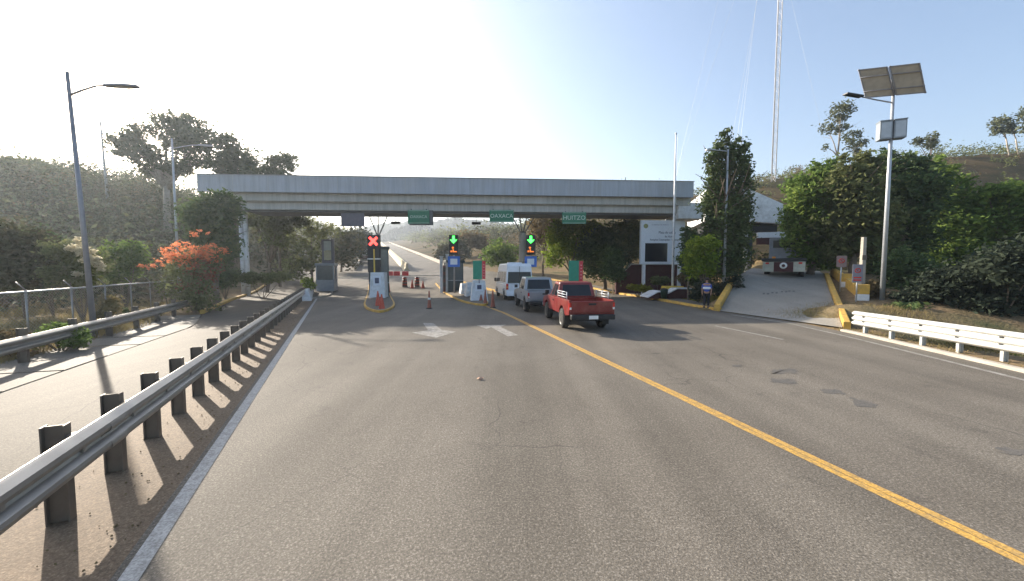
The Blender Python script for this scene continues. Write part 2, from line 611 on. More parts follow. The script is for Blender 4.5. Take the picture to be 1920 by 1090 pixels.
def npmesh(name, V, Q, mat, parent=None, smooth=False):
    """fast mesh of quads from arrays"""
    me = bpy.data.meshes.new(name)
    nv, nq = len(V), len(Q)
    me.vertices.add(nv)
    me.vertices.foreach_set('co', np.asarray(V, dtype=np.float32).ravel())
    me.loops.add(nq * 4)
    me.loops.foreach_set('vertex_index', np.asarray(Q, dtype=np.int32).ravel())
    me.polygons.add(nq)
    me.polygons.foreach_set('loop_start', np.arange(0, nq * 4, 4, dtype=np.int32))
    me.polygons.foreach_set('loop_total', np.full(nq, 4, dtype=np.int32))
    me.polygons.foreach_set('use_smooth', np.full(nq, smooth))
    me.materials.append(mat)
    me.update(calc_edges=True)
    me.validate()
    o = bpy.data.objects.new(name, me)
    COL.objects.link(o)
    if parent:
        o.parent = parent
    return o


def leaf_cloud(blobs, n, size, spread=0.22, clump=14, seed=0, aspect=0.45, shell=0.45, droop=0.0):
    """blobs: (x,y,z,rx,ry,rz).  Leaf quads gathered in twig clumps spread through the blobs."""
    g = np.random.default_rng(seed)
    B = np.asarray(blobs, float)
    w = (B[:, 3] * B[:, 4] + B[:, 4] * B[:, 5] + B[:, 3] * B[:, 5])
    w = w / w.sum()
    nc = max(3, n // clump)
    bi = g.choice(len(B), nc, p=w)
    d = g.normal(size=(nc, 3))
    d /= np.linalg.norm(d, axis=1)[:, None]
    rr = (shell + (1 - shell) * g.random(nc) ** 0.6) * (0.85 + 0.3 * g.random(nc))
    cc = B[bi, :3] + d * rr[:, None] * B[bi, 3:]
    cs = B[bi, 3:].min(axis=1) * spread * (0.6 + 0.8 * g.random(nc)) + size * 0.5
    ci = np.repeat(np.arange(nc), clump)
    k = len(ci)
    pos = cc[ci] + g.normal(size=(k, 3)) * cs[ci][:, None] * np.array([1, 1, 0.7])
    a = g.normal(size=(k, 3))
    a[:, 2] = a[:, 2] * 0.6 - droop
    a /= np.linalg.norm(a, axis=1)[:, None]
    b = np.cross(a, g.normal(size=(k, 3)))
    b /= np.linalg.norm(b, axis=1)[:, None] + 1e-9
    l = size * (0.6 + 0.8 * g.random(k))[:, None]
    V = np.stack([pos - a * l, pos + b * l * aspect, pos + a * l, pos - b * l * aspect], axis=1).reshape(-1, 3)
    Q = np.arange(k * 4).reshape(-1, 4)
    return V, Q


def limbs(mb, base, tops, r0, seed=0, split=0.45):
    """tapered trunk from base with limbs that bend out to each of tops"""
    g = random.Random(seed)
    base = Vector(base)
    c = sum((Vector(t) for t in tops), Vector()) / len(tops)
    fork = base + (c - base) * split
    fork.x = base.x + (c.x - base.x) * split * 0.6
    fork.y = base.y + (c.y - base.y) * split * 0.6
    mid = base.lerp(fork, 0.5) + Vector((g.uniform(-.1, .1), g.uniform(-.1, .1), 0)) * r0 * 4
    mb.tube([base - Vector((0, 0, .15)), base + Vector((0, 0, .25)), mid, fork], [r0 * 1.35, r0, r0 * .85, r0 * .7], 9)
    for t in tops:
        t = Vector(t)
        s = fork.lerp(t, 0.35)
        s.z += (t - fork).length * 0.08
        s2 = fork.lerp(t, 0.7)
        s2.z += (t - fork).length * 0.06
        mb.tube([fork - Vector((0, 0, r0)), s, s2, t], [r0 * .6, r0 * .38, r0 * .22, r0 * .07], 6)
        for q in range(2):
            e = s2 + Vector((g.uniform(-1, 1), g.uniform(-1, 1), g.uniform(-.2, .9))) * (t - fork).length * 0.3
            mb.tube([s.lerp(s2, .5), e], [r0 * .2, r0 * .05], 5)
# ------------------------------------------------------------------ the lie of the land
def ss(a, b, x):
    t = np.clip((np.asarray(x, float) - a) / (b - a), 0, 1)
    return t * t * (3 - 2 * t)


def rz(Y):
    s = np.maximum(0, np.asarray(Y, float) - 34)
    return 0.085 * (s - 4 * (1 - np.exp(-s / 4)))


def Lb(Y):
    Y = np.asarray(Y, float)
    return np.where(Y < 44, -1.62 - 0.463 * Y, -22.0 - 0.33 * (Y - 44))


RB = [(-14, 8.5), (3, 10.6), (8, 11.3), (13, 12.1), (16, 12.4), (20.4, 11.35), (22, 11.0), (30, 10.6), (38, 9.0), (48, 5.4), (62, -4), (80, -13), (110, -26.5), (183, -52), (400, -128)]
SL = [(-14, -1.0), (-5, -3.6), (7.1, -9.6), (15.3, -12.9), (19.2, -15.8), (28.6, -21), (49.5, -31), (80, -44), (110, -55), (183, -81), (400, -158)]


def pw(tab, Y):
    return np.interp(Y, [a for a, b in tab], [b for a, b in tab])


RC, RD = np.array((12.1, 17.6)), np.array((0.603, 0.798))


def ramp_uv(X, Y):
    dx, dy = X - RC[0], Y - RC[1]
    return dx * RD[0] + dy * RD[1], dx * RD[1] - dy * RD[0]


def ramp_z(u, v):
    v = np.clip(v, -2.6, 2.6)
    z = 1.74 * np.maximum(0, u + 0.8 * v) / (11.25 + 1.4 * v)
    return np.where(z > 1.9, 1.9 + np.minimum((z - 1.9) * 0.25, 0.5), z) * (1 - ss(26, 40, u))


_ph = np.random.default_rng(3).random((14, 3)) * 6.28
def bumps(X, Y):
    z = 0
    for i in range(14):
        a = _ph[i, 0]
        w = 0.045 * 1.35 ** i
        z = z + np.sin((X * math.cos(a) + Y * math.sin(a)) * w + _ph[i, 1]) * 0.9 / 1.28 ** i
    return z


def T(X, Y):
    X = np.asarray(X, float)
    Y = np.asarray(Y, float)
    z = rz(Y)
    x0 = np.where(Y < 44, Lb(Y) - 10.5, pw(SL, Y) - 3.5)
    dl = np.maximum(0, x0 - X)
    z = z + 16 * (1 - np.exp(-dl / 14)) * ss(16, 62, Y)
    dr = np.maximum(0, X - 17 + 12 * ss(42, 76, Y))
    z = z + (13 * (1 - np.exp(-dr / 15)) + 0.095 * np.minimum(dr, 140)) * ss(30, 77, Y)
    # slope right of the far road
    df = np.maximum(0, X - pw(RB, Y) - 5) * ss(62, 90, Y)
    z = z + 9 * (1 - np.exp(-df / 30)) * (1 - ss(0, 14, dr))
    hill = np.clip(dl / 8, 0, 1) * ss(22, 40, Y) + np.clip(dr / 10, 0, 1) * ss(32, 50, Y)
    z = z + bumps(X, Y) * np.clip(hill, 0, 1) * 0.38
    # ramp
    u, v = ramp_uv(X, Y)
    a = ramp_z(u, v) * (1 - ss(2.5, 3.6, -v)) * (1 - 0.55 * ss(5, 11, v))
    z = z + (a - 0.05 * (np.abs(v) < 2.9) * (u > -3)) * ss(10.5, 11.5, X)
    # spoil heap between ramp and guardrail, falling ground behind the guardrail
    z = z + 0.42 * np.exp(-(((X - 14.9) / 1.3) ** 2 + ((Y - 16.9) / 1.0) ** 2))
    z = z - 0.7 * ss(13.2, 16, X) * (1 - ss(13, 17, Y))
    # keep below the paved sheets, gently up behind the kerbs
    right = pw(RB, Y)
    paved = (X > pw(SL, Y) - 0.3) & (X < right + 0.15)
    z = np.where(paved, rz(Y) - 0.07, z + np.where((X > right) & (X < right + 7) & (Y > 21) & (v < -2.6), 0.11, 0))
    return z


def Tz(x, y):
    return float(T(np.array([x]), np.array([y]))[0])


def axis(a):
    o = [a[0][0]]
    for s, e, d in a:
        k = int(round((e - s) / d))
        o += [s + (e - s) * (i + 1) / k for i in range(k)]
    return np.array(o)


XS = axis([(-900, -200, 50), (-200, -120, 8), (-120, -45, 2.5), (-45, 45, 0.75), (45, 120, 2.5), (120, 200, 8), (200, 900, 50)])
YS = axis([(-40, -4, 4), (-4, 60, 0.8), (60, 130, 2.5), (130, 300, 10), (300, 1000, 50)])
gx, gy = np.meshgrid(XS, YS)
gz = T(gx, gy)
nx, ny = len(XS), len(YS)
idx = np.arange(nx * ny).reshape(ny, nx)
Q = np.stack([idx[:-1, :-1], idx[:-1, 1:], idx[1:, 1:], idx[1:, :-1]], -1).reshape(-1, 4)
tag(npmesh('ground', np.stack([gx, gy, gz], -1).reshape(-1, 3), Q, SOIL, smooth=True), kind='structure')


def sheet(name, Ys, left, right, mat, dz=0.0, nx=3, zf=None):
    Ys = np.asarray(Ys, float)
    l, r = left(Ys), right(Ys)
    s = np.linspace(0, 1, nx)
    X = l[:, None] + (r - l)[:, None] * s[None, :]
    Y = np.repeat(Ys[:, None], nx, 1)
    Z = (rz(Y) if zf is None else zf(X, Y)) + dz
    i = np.arange(X.size).reshape(X.shape)
    q = np.stack([i[:-1, :-1], i[:-1, 1:], i[1:, 1:], i[1:, :-1]], -1).reshape(-1, 4)
    return tag(npmesh(name, np.stack([X, Y, Z], -1).reshape(-1, 3), q, mat, smooth=True), kind='structure')


YR = np.concatenate([np.arange(-14, 60, 1.0), np.arange(60, 130, 3.0), np.arange(130, 410, 10.0)])
sheet('road', YR, lambda y: Lb(y) - 0.12, lambda y: pw(RB, y), ASPH, 0, 9)
YN = np.arange(-14, 31, 1.0)
sheet('shoulder', YN, lambda y: Lb(y) - 1.75, lambda y: Lb(y) - 0.12, SHOULD, -0.012)
YV = np.arange(-14, 78, 1.0)
sheet('service_road', YV, lambda y: pw(SL, y), lambda y: np.where(y < 30, Lb(y) - 1.75, Lb(y) - 0.12), ASPH2, -0.008, 5)
# gutter of concrete slabs beside the service road, joints as gaps
gut = MB()
A0, A1 = Vector((-6.9, 1.0, 0)), Vector((-15.6, 19.0, 0))
D = (A1 - A0)
n_s = 12
for i in range(n_s):
    a, b = A0 + D * (i / n_s), A0 + D * ((i + 1) / n_s - 0.004)
    p = [(float(pw(SL, a.y)) - 1.9, a.y - .5), (float(pw(SL, a.y)) - 0.02, a.y), (float(pw(SL, b.y)) - 0.02, b.y), (float(pw(SL, b.y)) - 1.9, b.y - .5)]
    gut.prism_z(p, -0.1, 0.004 + 0.005 * (i % 3))
tag(gut.build('gutter', CONC), kind='structure')

# ramp
U = np.linspace(-2.4, 22, 60)
Vv = np.linspace(-2.4, 2.4, 9)
vv, uu = np.meshgrid(Vv, U)
uu = np.maximum(uu, -0.8 * vv)
X = RC[0] + uu * RD[0] + vv * RD[1]
Y = RC[1] + uu * RD[1] - vv * RD[0]
i = np.arange(X.size).reshape(X.shape)
q = np.stack([i[:-1, :-1], i[:-1, 1:], i[1:, 1:], i[1:, :-1]], -1).reshape(-1, 4)
tag(npmesh('ramp_pavement', np.stack([X, Y, ramp_z(uu, vv) + 0.035], -1).reshape(-1, 3), q, RAMPC, smooth=True), kind='structure')


def uvp(u, v, dz=0):
    return Vector((RC[0] + u * RD[0] + v * RD[1], RC[1] + u * RD[1] - v * RD[0], float(ramp_z(np.array(u), np.array(v))) + dz))


def strip(name, pts, w, h, mat, zb=-0.15, bevel=0.02, side=1, kind='structure'):
    """kerb-like strip that follows pts; its near edge is pts, it grows to `side` by w"""
    mb = MB()
    pts = [Vector(p) for p in pts]
    k = len(pts)
    vs, fs = [], []
    for i, p in enumerate(pts):
        d = pts[min(i + 1, k - 1)] - pts[max(i - 1, 0)]
        n = Vector((d.y, -d.x, 0)).normalized() * side
        for (o, z) in ((0, zb), (0.0, h - .02), (0.03, h), (w - .03, h), (w, h - .02), (w, zb)):
            vs.append(p + n * o + Vector((0, 0, z)))
    for i in range(k - 1):
        for j in range(6):
            fs.append((i * 6 + j, i * 6 + (j + 1) % 6, (i + 1) * 6 + (j + 1) % 6, (i + 1) * 6 + j))
    fs += [tuple(range(5, -1, -1)), tuple((k - 1) * 6 + j for j in range(6))]
    mb.add(vs, fs)
    return tag(mb.build(name, mat), kind=kind)


strip('kerb', [(float(pw(RB, y)), y, float(rz(y))) for y in np.concatenate([np.arange(20.7, 31, 1.0), np.arange(31, 60, 2)])], 0.28, 0.16, YKERB)
strip('kerb', [(float(pw(RB, y)) + 0.02, y, 0) for y in np.arange(-12, 14.2, 1.0)], 0.22, 0.07, CKERB)
strip('kerb', [uvp(u, -2.42) for u in np.linspace(2.0, 13, 12)], 0.28, 0.34, YKERB, side=-1)
strip('kerb', [uvp(u, 2.42) for u in np.linspace(-1.9, 13, 14)], 0.22, 0.26, YKERB, side=1)
strip('kerb', [(float(pw(SL, y)) - .01, y, float(rz(y))) for y in np.arange(20, 60, 1.5)], 0.25, 0.15, YKERB, side=-1)
# foot pavement behind the right kerb
sheet('pavement', np.arange(21.5, 46, 1.0), lambda y: pw(RB, y) + 0.28, lambda y: pw(RB, y) + 1.6, CONC, 0.14)


# markings
def line(name, pts, w, mat, dz=0.004, n=24):
    pts = [Vector((*p[:2], 0)) for p in pts]
    seg = []
    tot = sum((pts[i + 1] - pts[i]).length for i in range(len(pts) - 1))
    for i in range(len(pts) - 1):
        m = max(1, int(n * (pts[i + 1] - pts[i]).length / tot))
        seg += [pts[i].lerp(pts[i + 1], j / m) for j in range(m)]
    seg.append(pts[-1])
    V, Qd = [], []
    for i, p in enumerate(seg):
        d = seg[min(i + 1, len(seg) - 1)] - seg[max(i - 1, 0)]
        nn = Vector((d.y, -d.x, 0)).normalized() * w / 2
        for s in (-1, 1):
            qv = p + nn * s
            V.append((qv.x, qv.y, float(rz(qv.y)) + dz))
    for i in range(len(seg) - 1):
        Qd.append((2 * i, 2 * i + 1, 2 * i + 3, 2 * i + 2))
    return tag(npmesh(name, V, Qd, mat), kind='structure')


line('edge_line', [(float(Lb(y)) + 0.02, y) for y in np.arange(-8, 31, 1.5)], 0.14, WHITE_LINE)
line('edge_line', [(float(pw(RB, y)) - 0.62, y) for y in np.arange(-8, 19.6, 1.0)], 0.14, FADED)
ya, yb = G(1920, 1050), G(945, 587)
dv = (yb - ya).normalized()
nv = Vector((dv.y, -dv.x, 0))
st, en = ya - dv * 14, G(905, 572)
for o in (-0.053, 0.053):
    line('centre_line', [st + nv * o, yb + nv * o, en + nv * o], 0.095, YELLOW_LINE, n=60)
line('lane_line', [G(1340, 611), G(1468, 637)], 0.13, FADED)


def flat(name, pts, mat, dz=0.004):
    me = bpy.data.meshes.new(name)
    me.from_pydata([(p.x, p.y, float(rz(p.y)) + dz) for p in pts], [], [tuple(range(len(pts)))])
    me.materials.append(mat)
    o = bpy.data.objects.new(name, me)
    COL.objects.link(o)
    return tag(o, kind='structure')


flat('lane_arrow', [G(*p) for p in ((793, 606), (812, 606), (828, 619), (856, 622), (818, 634), (772, 624), (803, 620))], FADED)
flat('lane_arrow', [G(*p) for p in ((952, 631), (972, 629), (938, 613), (950, 609), (893, 610), (912, 617), (921, 614))], FADED)
for pl in (((1447, 694), (1488, 692), (1494, 700), (1450, 702)), ((1446, 710), (1490, 712), (1494, 721), (1446, 718)),
           ((1540, 729), (1575, 731), (1590, 741), (1548, 738)), ((1590, 745), (1640, 755), (1645, 763), (1610, 763)),
           ((1868, 838), (1915, 842), (1925, 852), (1880, 850)), ((1372, 684), (1388, 685), (1388, 688), (1374, 688))):
    cn = [G(*p) for p in pl]
    out = []
    for i in range(len(cn)):
        A, B = cn[i], cn[(i + 1) % len(cn)]
        nn = (B - A).cross(Vector((0, 0, 1))).normalized()
        for k in range(7):
            out.append(A.lerp(B, k / 7) + nn * random.uniform(-.05, .05))
    flat('asphalt_patch', out, PATCHM, 0.003)
# faded lettering across the ramp: worn blocks of paint
for k, px in enumerate((1436, 1452, 1470, 1484)):
    g0 = G(px, 561, 0.55)
    mbx = MB()
    u0, v0 = ramp_uv(g0.x, g0.y)
    for s in range(2):
        vs_ = []
        for du, dv_ in ((-.12, -.16 + s * .2), (-.12, -.06 + s * .2), (.28, -.06 + s * .2), (.28, -.16 + s * .2)):
            vs_.append(uvp(float(u0) + du, float(v0) + dv_, 0.036))
        mbx.quad(*vs_)
    tag(mbx.build('ramp_marking', PATCHM, fix=False), kind='structure')

# ------------------------------------------------------------------ far hills, one ridge seen through haze
def ridge(name, prof, Y0, depth, mat, seed, tree=2.2):
    xs = np.array([p[0] for p in prof], float)
    ys = np.array([p[1] for p in prof], float)
    n, m = 700, 36
    px = np.linspace(xs[0], xs[-1], n)
    py = np.interp(px, xs, ys)
    g = np.random.default_rng(seed)
    k9 = np.ones(9) / 9
    jag = np.convolve(g.normal(size=n + 8), k9, 'valid') * 1.6
    X = (px - 960) / F * Y0
    Z = (505 - py + jag) / F * Y0 + CAM_H
    t = np.concatenate([np.linspace(-1, 0, m), np.linspace(.15, 1, 6)])
    h = np.where(t <= 0, 1.08 * (1 - (-t) ** 1.25) - .08, 1 - t ** 1.5)
    bump = np.abs(g.normal(size=(len(t), n)))
    bump = (bump + np.roll(bump, 1, 1) + np.roll(bump, 1, 0)) / 3 * tree
    fold = np.stack([np.sin(px * .031 + 2 * tt + seed) + .6 * np.sin(px * .083 - 3 * tt) for tt in t]) * Y0 * .006
    env = np.minimum(1, np.abs(t) * 4 + .15)[:, None]
    zz = Z[None, :] * h[:, None] + bump + fold * env * (h[:, None] > .05)
    XX = X[None, :] * (1 + t[:, None] * depth / Y0) + g.normal(size=zz.shape) * .6
    YY = Y0 + t[:, None] * depth + g.normal(size=zz.shape) * .8
    V = np.stack([XX, YY, zz], -1).reshape(-1, 3)
    i = np.arange(zz.size).reshape(zz.shape)
    q = np.stack([i[:-1, :-1], i[:-1, 1:], i[1:, 1:], i[1:, :-1]], -1).reshape(-1, 4)
    return tag(npmesh(name, V, q, mat, smooth=False), kind='structure')


ridge('far_hill', [(300, 470), (560, 452), (660, 436), (715, 424), (760, 419), (810, 420), (850, 412), (905, 417), (960, 424), (1050, 424), (1150, 410), (1300, 390), (1405, 356), (1450, 345), (1500, 331), (1560, 322), (1640, 330), (1760, 345), (1900, 360), (2100, 400)], 560, 120, FARHILL, 5)
ridge('far_hill', [(600, 470), (690, 458), (740, 432), (790, 424), (830, 440), (880, 452), (940, 438), (1000, 432), (1080, 440), (1200, 450)], 425, 50, FARHILL, 8)
# ------------------------------------------------------------------ guardrails and fences
def wbeam(pts, face, z0=0.40, h=0.345, waves=2):
    """W profile swept along pts; face = +1 when the corrugated face looks to the right of travel"""
    prof = [(0, 0), (.02, .012), (.075, .05), (.085, .085), (.075, .115), (.012, .15), (0, .1725), (.012, .195), (.075, .23), (.085, .26), (.075, .295), (.02, .333), (0, .345)]
    if waves == 3:
        prof = prof[:6] + [(a_, b_ + .165) for a_, b_ in prof[:6]] + [(a_, b_ + .165) for a_, b_ in prof[6:]]
    sc = h / prof[-1][1]
    loop = [(a, b * sc) for a, b in prof] + [(a - .006, b * sc) for a, b in reversed(prof)]
    k, n = len(loop), len(pts)
    mb = MB()
    vs, fs = [], []
    for i, p in enumerate(pts):
        d = pts[min(i + 1, n - 1)] - pts[max(i - 1, 0)]
        nn = Vector((d.y, -d.x, 0)).normalized() * face
        for a, b in loop:
            vs.append(p + nn * (a + .12) + Vector((0, 0, z0 + b)))
    for i in range(n - 1):
        for j in range(k):
            fs.append((i * k + j, i * k + (j + 1) % k, (i + 1) * k + (j + 1) % k, (i + 1) * k + j))
    fs += [tuple(range(k)), tuple((n - 1) * k + j for j in reversed(range(k)))]
    mb.smooth = False
    return mb.add(vs, fs)


def guardrail(label, pts, posts, face, mat, pmat, group=None, z0=0.40, ph=0.86, splice=None, bolts=False, h=.345, waves=2):
    base = Vector(pts[0])
    t = thing('guardrail', label, 'guardrail', base, group=group)
    loc = [Vector(p) - base for p in pts]
    r = wbeam(loc, face, z0, h, waves).build('beam', mat, t)
    for q in posts:
        p = Vector(q[0]) - base
        ang = q[1]
        mb = MB()
        m = Matrix.Translation(p) @ Matrix.Rotation(ang, 4, 'Z')
        # I-section: flanges and web (x along the rail, y across)
        hw, o = (.05, -.03) if waves == 2 else (.035, .06)
        f0_ = -.04 if waves == 2 else -.10
        mb.box(-hw, hw, f0_, f0_ + .012, -.3, ph, m)
        mb.box(-hw, hw, .078 - o, .09 - o, -.3, ph, m)
        mb.box(-.006, .006, f0_ + .012, .078 - o, -.3, ph - .003, m)
        po = mb.build('post', pmat, t)
        b = MB()
        if face < 0:
            b.box(-.06, .06, .092, .118, z0 + .01, ph - .05, m)
        else:
            b.box(-.05, .05, -.118, -.042 if waves == 2 else -.102, z0 + .01, min(ph - .05, z0 + h - .02), m)
        b.build('spacer', pmat, po)
        if bolts:
            for zz in ((.165, .335) if waves == 3 else (.183,)):
                w = MB()
                y = -.137
                hb_ = .04 if waves == 3 else .022
                w.box(-hb_, hb_, y - .008, y + .006, z0 + zz - .022, z0 + zz + .022, m)
                w.build('bolt', BLACK if waves == 3 else GALV, po)
    if splice:
        for k in splice:
            a = loc[k]
            d = (loc[min(k + 1, len(loc) - 1)] - a).normalized() * .16
            s = wbeam([a - d, a + d], face, z0 - .004, .353)
            for i, v in enumerate(s.v):
                s.v[i] = v
            nn = Vector((d.y, -d.x, 0)).normalized() * face * .006
            s.v = [tuple(Vector(v) + nn) for v in s.v]
            s.build('splice', mat, t)
    return t


# near left rail: a line 1.0 m left of the edge line, corrugated face to the road
def lrail(y):
    return Vector((float(Lb(y)) - 0.92, y, 0))


ys = np.arange(-3.2, 30.5, 0.5)
ang = math.atan2(1, -0.463)
py = [3.37 + i * 0.868 for i in range(-6, 31)]
guardrail('weathered galvanised guardrail on dark posts along the left edge line of the main road', [lrail(y) for y in ys], [(lrail(y), ang) for y in py if y < 30.2], 1, GALV, GALV_D, group='guardrails', z0=0.445, ph=0.89, h=.365, bolts=True, splice=[14, 22, 31, 40, 48])
# far left rail beside the gutter
f0, f1 = Vector((-7.2, -0.5, 0)), Vector((-17.0, 19.6, 0))
fp = [f0.lerp(f1, i / 30) for i in range(31)]
fd = f1 - f0
guardrail('dull grey guardrail in front of the wire fence beyond the service road', fp, [(f0.lerp(f1, (i + .3) / 11), math.atan2(fd.y, fd.x)) for i in range(11)], 1, GALV, GALV_D, group='guardrails', z0=0.36)
# white rail on the right
w0, w1 = Vector((12.62, 13.75, 0)), Vector((12.25, 8.2, 0))
w2 = Vector((11.5, -3, 0))
wp = [w0, w0.lerp(w1, .25), w0.lerp(w1, .5), w0.lerp(w1, .75), w1, w1.lerp(w2, .25), w1.lerp(w2, .5), w1.lerp(w2, .75), w2]
wposts = []
for i, y in enumerate(np.arange(13.35, -3, -1.0)):
    xx = float(np.interp(y, [-3, 8.2, 13.75], [11.5, 12.25, 12.62]))
    wposts.append((Vector((xx, y, 0)), -math.pi / 2))
guardrail('clean white guardrail on short posts beside the solar lamp on the right verge', wp, wposts, 1, WRAIL, WRAIL, group='guardrails', z0=0.27, ph=0.74, bolts=True, h=.51, waves=3)

# chain-link fence behind the far left rail
ft = thing('chain_link_fence', 'sagging chain link fence with pale top rail and scrub behind it', 'fence', (-11.0, 3.0, -0.1))
fo = Vector((-11.0, 3.0, -0.1))
fpts = [Vector((-11.0, 3.0, 0)), Vector((-14.6, 11.3, 0)), Vector((-17.6, 17.4, 0)), Vector((-20.8, 23.6, 0))]
def along(pts, s):
    L = [(pts[i + 1] - pts[i]).length for i in range(len(pts) - 1)]
    for i, l in enumerate(L):
        if s <= l or i == len(L) - 1:
            return pts[i].lerp(pts[i + 1], s / l)
        s -= l
FL = sum((fpts[i + 1] - fpts[i]).length for i in range(3))
tops = []
nf = 10
for i in range(nf + 1):
    p = along(fpts, FL * i / nf)
    z = Tz(p.x, p.y)
    b = Vector((p.x, p.y, z)) - fo
    tops.append(b + Vector((0, 0, 1.62)))
    mb = MB()
    mb.tube([b - Vector((0, 0, .3)), b + Vector((0, 0, 1.68))], .026, 8)
    mb.tube([b + Vector((0, 0, 1.68)), b + Vector((-.18, -.08, 1.92))], .014, 6)
    mb.build('post', GALV, ft)
MB().tube(tops, .027, 8).build('top_rail', POLE, ft)
V, Qd = [], []
g = np.random.default_rng(4)
def wire(a, b, w=.0035):
    d = b - a
    n = d.cross(Vector((.88, .46, 0))).normalized() * w
    o = len(V)
    V.extend([a - n, a + n, b + n, b - n])
    Qd.append((o, o + 1, o + 2, o + 3))
for i in range(nf):
    a, b = tops[i], tops[i + 1]
    m = 16
    for j in range(-16, m):
        s0, s1 = j / m, (j + 16) / m
        for fl in (0, 1):
            q0, q1 = max(0, s0), min(1, s1)
            if q1 - q0 < .02:
                continue
            z0 = (q0 - s0) / (s1 - s0) * 1.58
            z1 = (q1 - s0) / (s1 - s0) * 1.58
            if fl:
                z0, z1 = 1.58 - z0, 1.58 - z1
            wire(a.lerp(b, q0) - Vector((0, 0, 1.6 - z0)), a.lerp(b, q1) - Vector((0, 0, 1.6 - z1)))
npmesh('wire_mesh', V, Qd, WIRE, ft)

# ------------------------------------------------------------------ lamps, poles
def lamp(label, base, h, arm, head, lean=(0, 0), group='street lamps', mat=POLE, r=.085, name='street_lamp', armz=-0.75, rise=.35):
    t = thing(name, label, 'street lamp', base, group=group)
    top = Vector((lean[0], lean[1], h))
    MB().tube([(0, 0, -.2), top * .5, top], [r, r * .8, r * .58], 12).build('pole', mat, t)
    mb = MB()
    mb.box(-.2, .2, -.2, .2, -.05, .03)
    for sx in (-1, 1):
        for sy in (-1, 1):
            mb.tube([(sx * .15, sy * .15, .03), (sx * .15, sy * .15, .09)], .018, 6)
    mb.build('base_plate', GALV_D, t)
    d = Vector((arm[0], arm[1], 0))
    s = top * ((h + armz) / h)
    e = s + d + Vector((0, 0, rise))
    MB().tube([s, s + d * .35 + Vector((0, 0, rise * .5)), s + d * .7 + Vector((0, 0, rise * .93)), e], [.036, .032, .03, .028], 8).build('arm', mat, t)
    u = d.normalized()
    n = Vector((-u.y, u.x, 0))
    hb = MB()
    L, W = head, .14
    q = [e - u * .08 + n * W * .5, e - u * .08 - n * W * .5, e + u * L * .55 - n * W, e + u * L - n * W * .55, e + u * L + n * W * .55, e + u * L * .55 + n * W]
    k = len(q)
    vs = [v + Vector((0, 0, -.035)) for v in q] + [v + Vector((0, 0, .045)) for v in q]
    hb.add(vs, [tuple(range(k)), tuple(range(2 * k - 1, k - 1, -1))] + [(i, (i + 1) % k, k + (i + 1) % k, k + i) for i in range(k)])
    ho = hb.build('lamp_head', mat, t, bevel=.015)
    lb = MB()
    lb.add([e + u * L * .3 - n * W * .6 - Vector((0, 0, .045)), e + u * L * .85 - n * W * .5 - Vector((0, 0, .045)), e + u * L * .85 + n * W * .5 - Vector((0, 0, .045)), e + u * L * .3 + n * W * .6 - Vector((0, 0, .045))], [(0, 1, 2, 3)])
    lb.build('lens', SIGNW, ho)
    return t


b1 = G(178, 633)
lamp('tall grey street lamp leaning left over the far guardrail with one long arm', (b1.x, b1.y, Tz(b1.x, b1.y)), 8.75, (1.15, 0.1), .95, lean=(-.48, .1), mat=POLE_D, r=.085)
lamp('grey street lamp rising out of the orange bougainvillea against the big tree', (-26.4, 30.0, Tz(-26.4, 30.0)), 12.3, (1.9, .3), .9, mat=POLE, r=.10)
lamp('slim grey street lamp in front of the tall cypress beside the ramp', (14.55, 26.0, Tz(14.55, 26)), 10.35 - Tz(14.55, 26), (-1.0, -.1), .55, mat=POLE, r=.10, armz=-.12, rise=.05)
# thin mast on the left hill
t = thing('utility_pole', 'slender pale utility pole on the scrubby left hillside', 'pole', (*P(207, 450, 48).xy, Tz(P(207, 450, 48).x, 48)))
hz = P(195, 236, 48).z - t.location.z
MB().tube([(0, 0, -.3), (-.2, 0, hz * .5), (-.35, 0, hz)], [.16, .12, .08], 10).build('pole', POLE, t)
mb = MB()
mb.box(-1.1 + .3, .5 - .3, -.05, .05, hz - 1.0, hz - .88)
mb.box(-.42, -.28, -.06, .06, hz, hz + .5)
mb.build('crossarm', POLE, t)
# flagpole
fx = P(1261, 525, 29)
t = thing('flagpole', 'bare white flagpole on a yellow plinth in front of the notice board', 'flagpole', (fx.x, 29, Tz(fx.x, 29)))
ht = P(1261, 253, 29).z - t.location.z
MB().tube([(0, 0, .3), (0, 0, ht * .6), (0, 0, ht)], [.085, .07, .045], 12).build('pole', WPOLE, t)
mb = MB()
mb.lathe([(0.0, 0), (.07, .03), (.09, .09), (.06, .15), (0.0, .17)], (0, 0, ht), n=12, cap=False)
mb.build('finial', WPOLE, t)
mb = MB()
mb.frustum([(-.75, -.5, -.2), (.75, -.5, -.2), (.75, .5, -.2), (-.75, .5, -.2)], [(-.68, -.45, .9), (.68, -.45, .9), (.68, .45, .9), (-.68, .45, .9)])
mb.build('plinth', YELLOW, t, bevel=.03)
MB().tube([(.1, -.02, 1.3), (.12, -.02, ht - .1)], .008, 5).build('halyard', REFL, t)

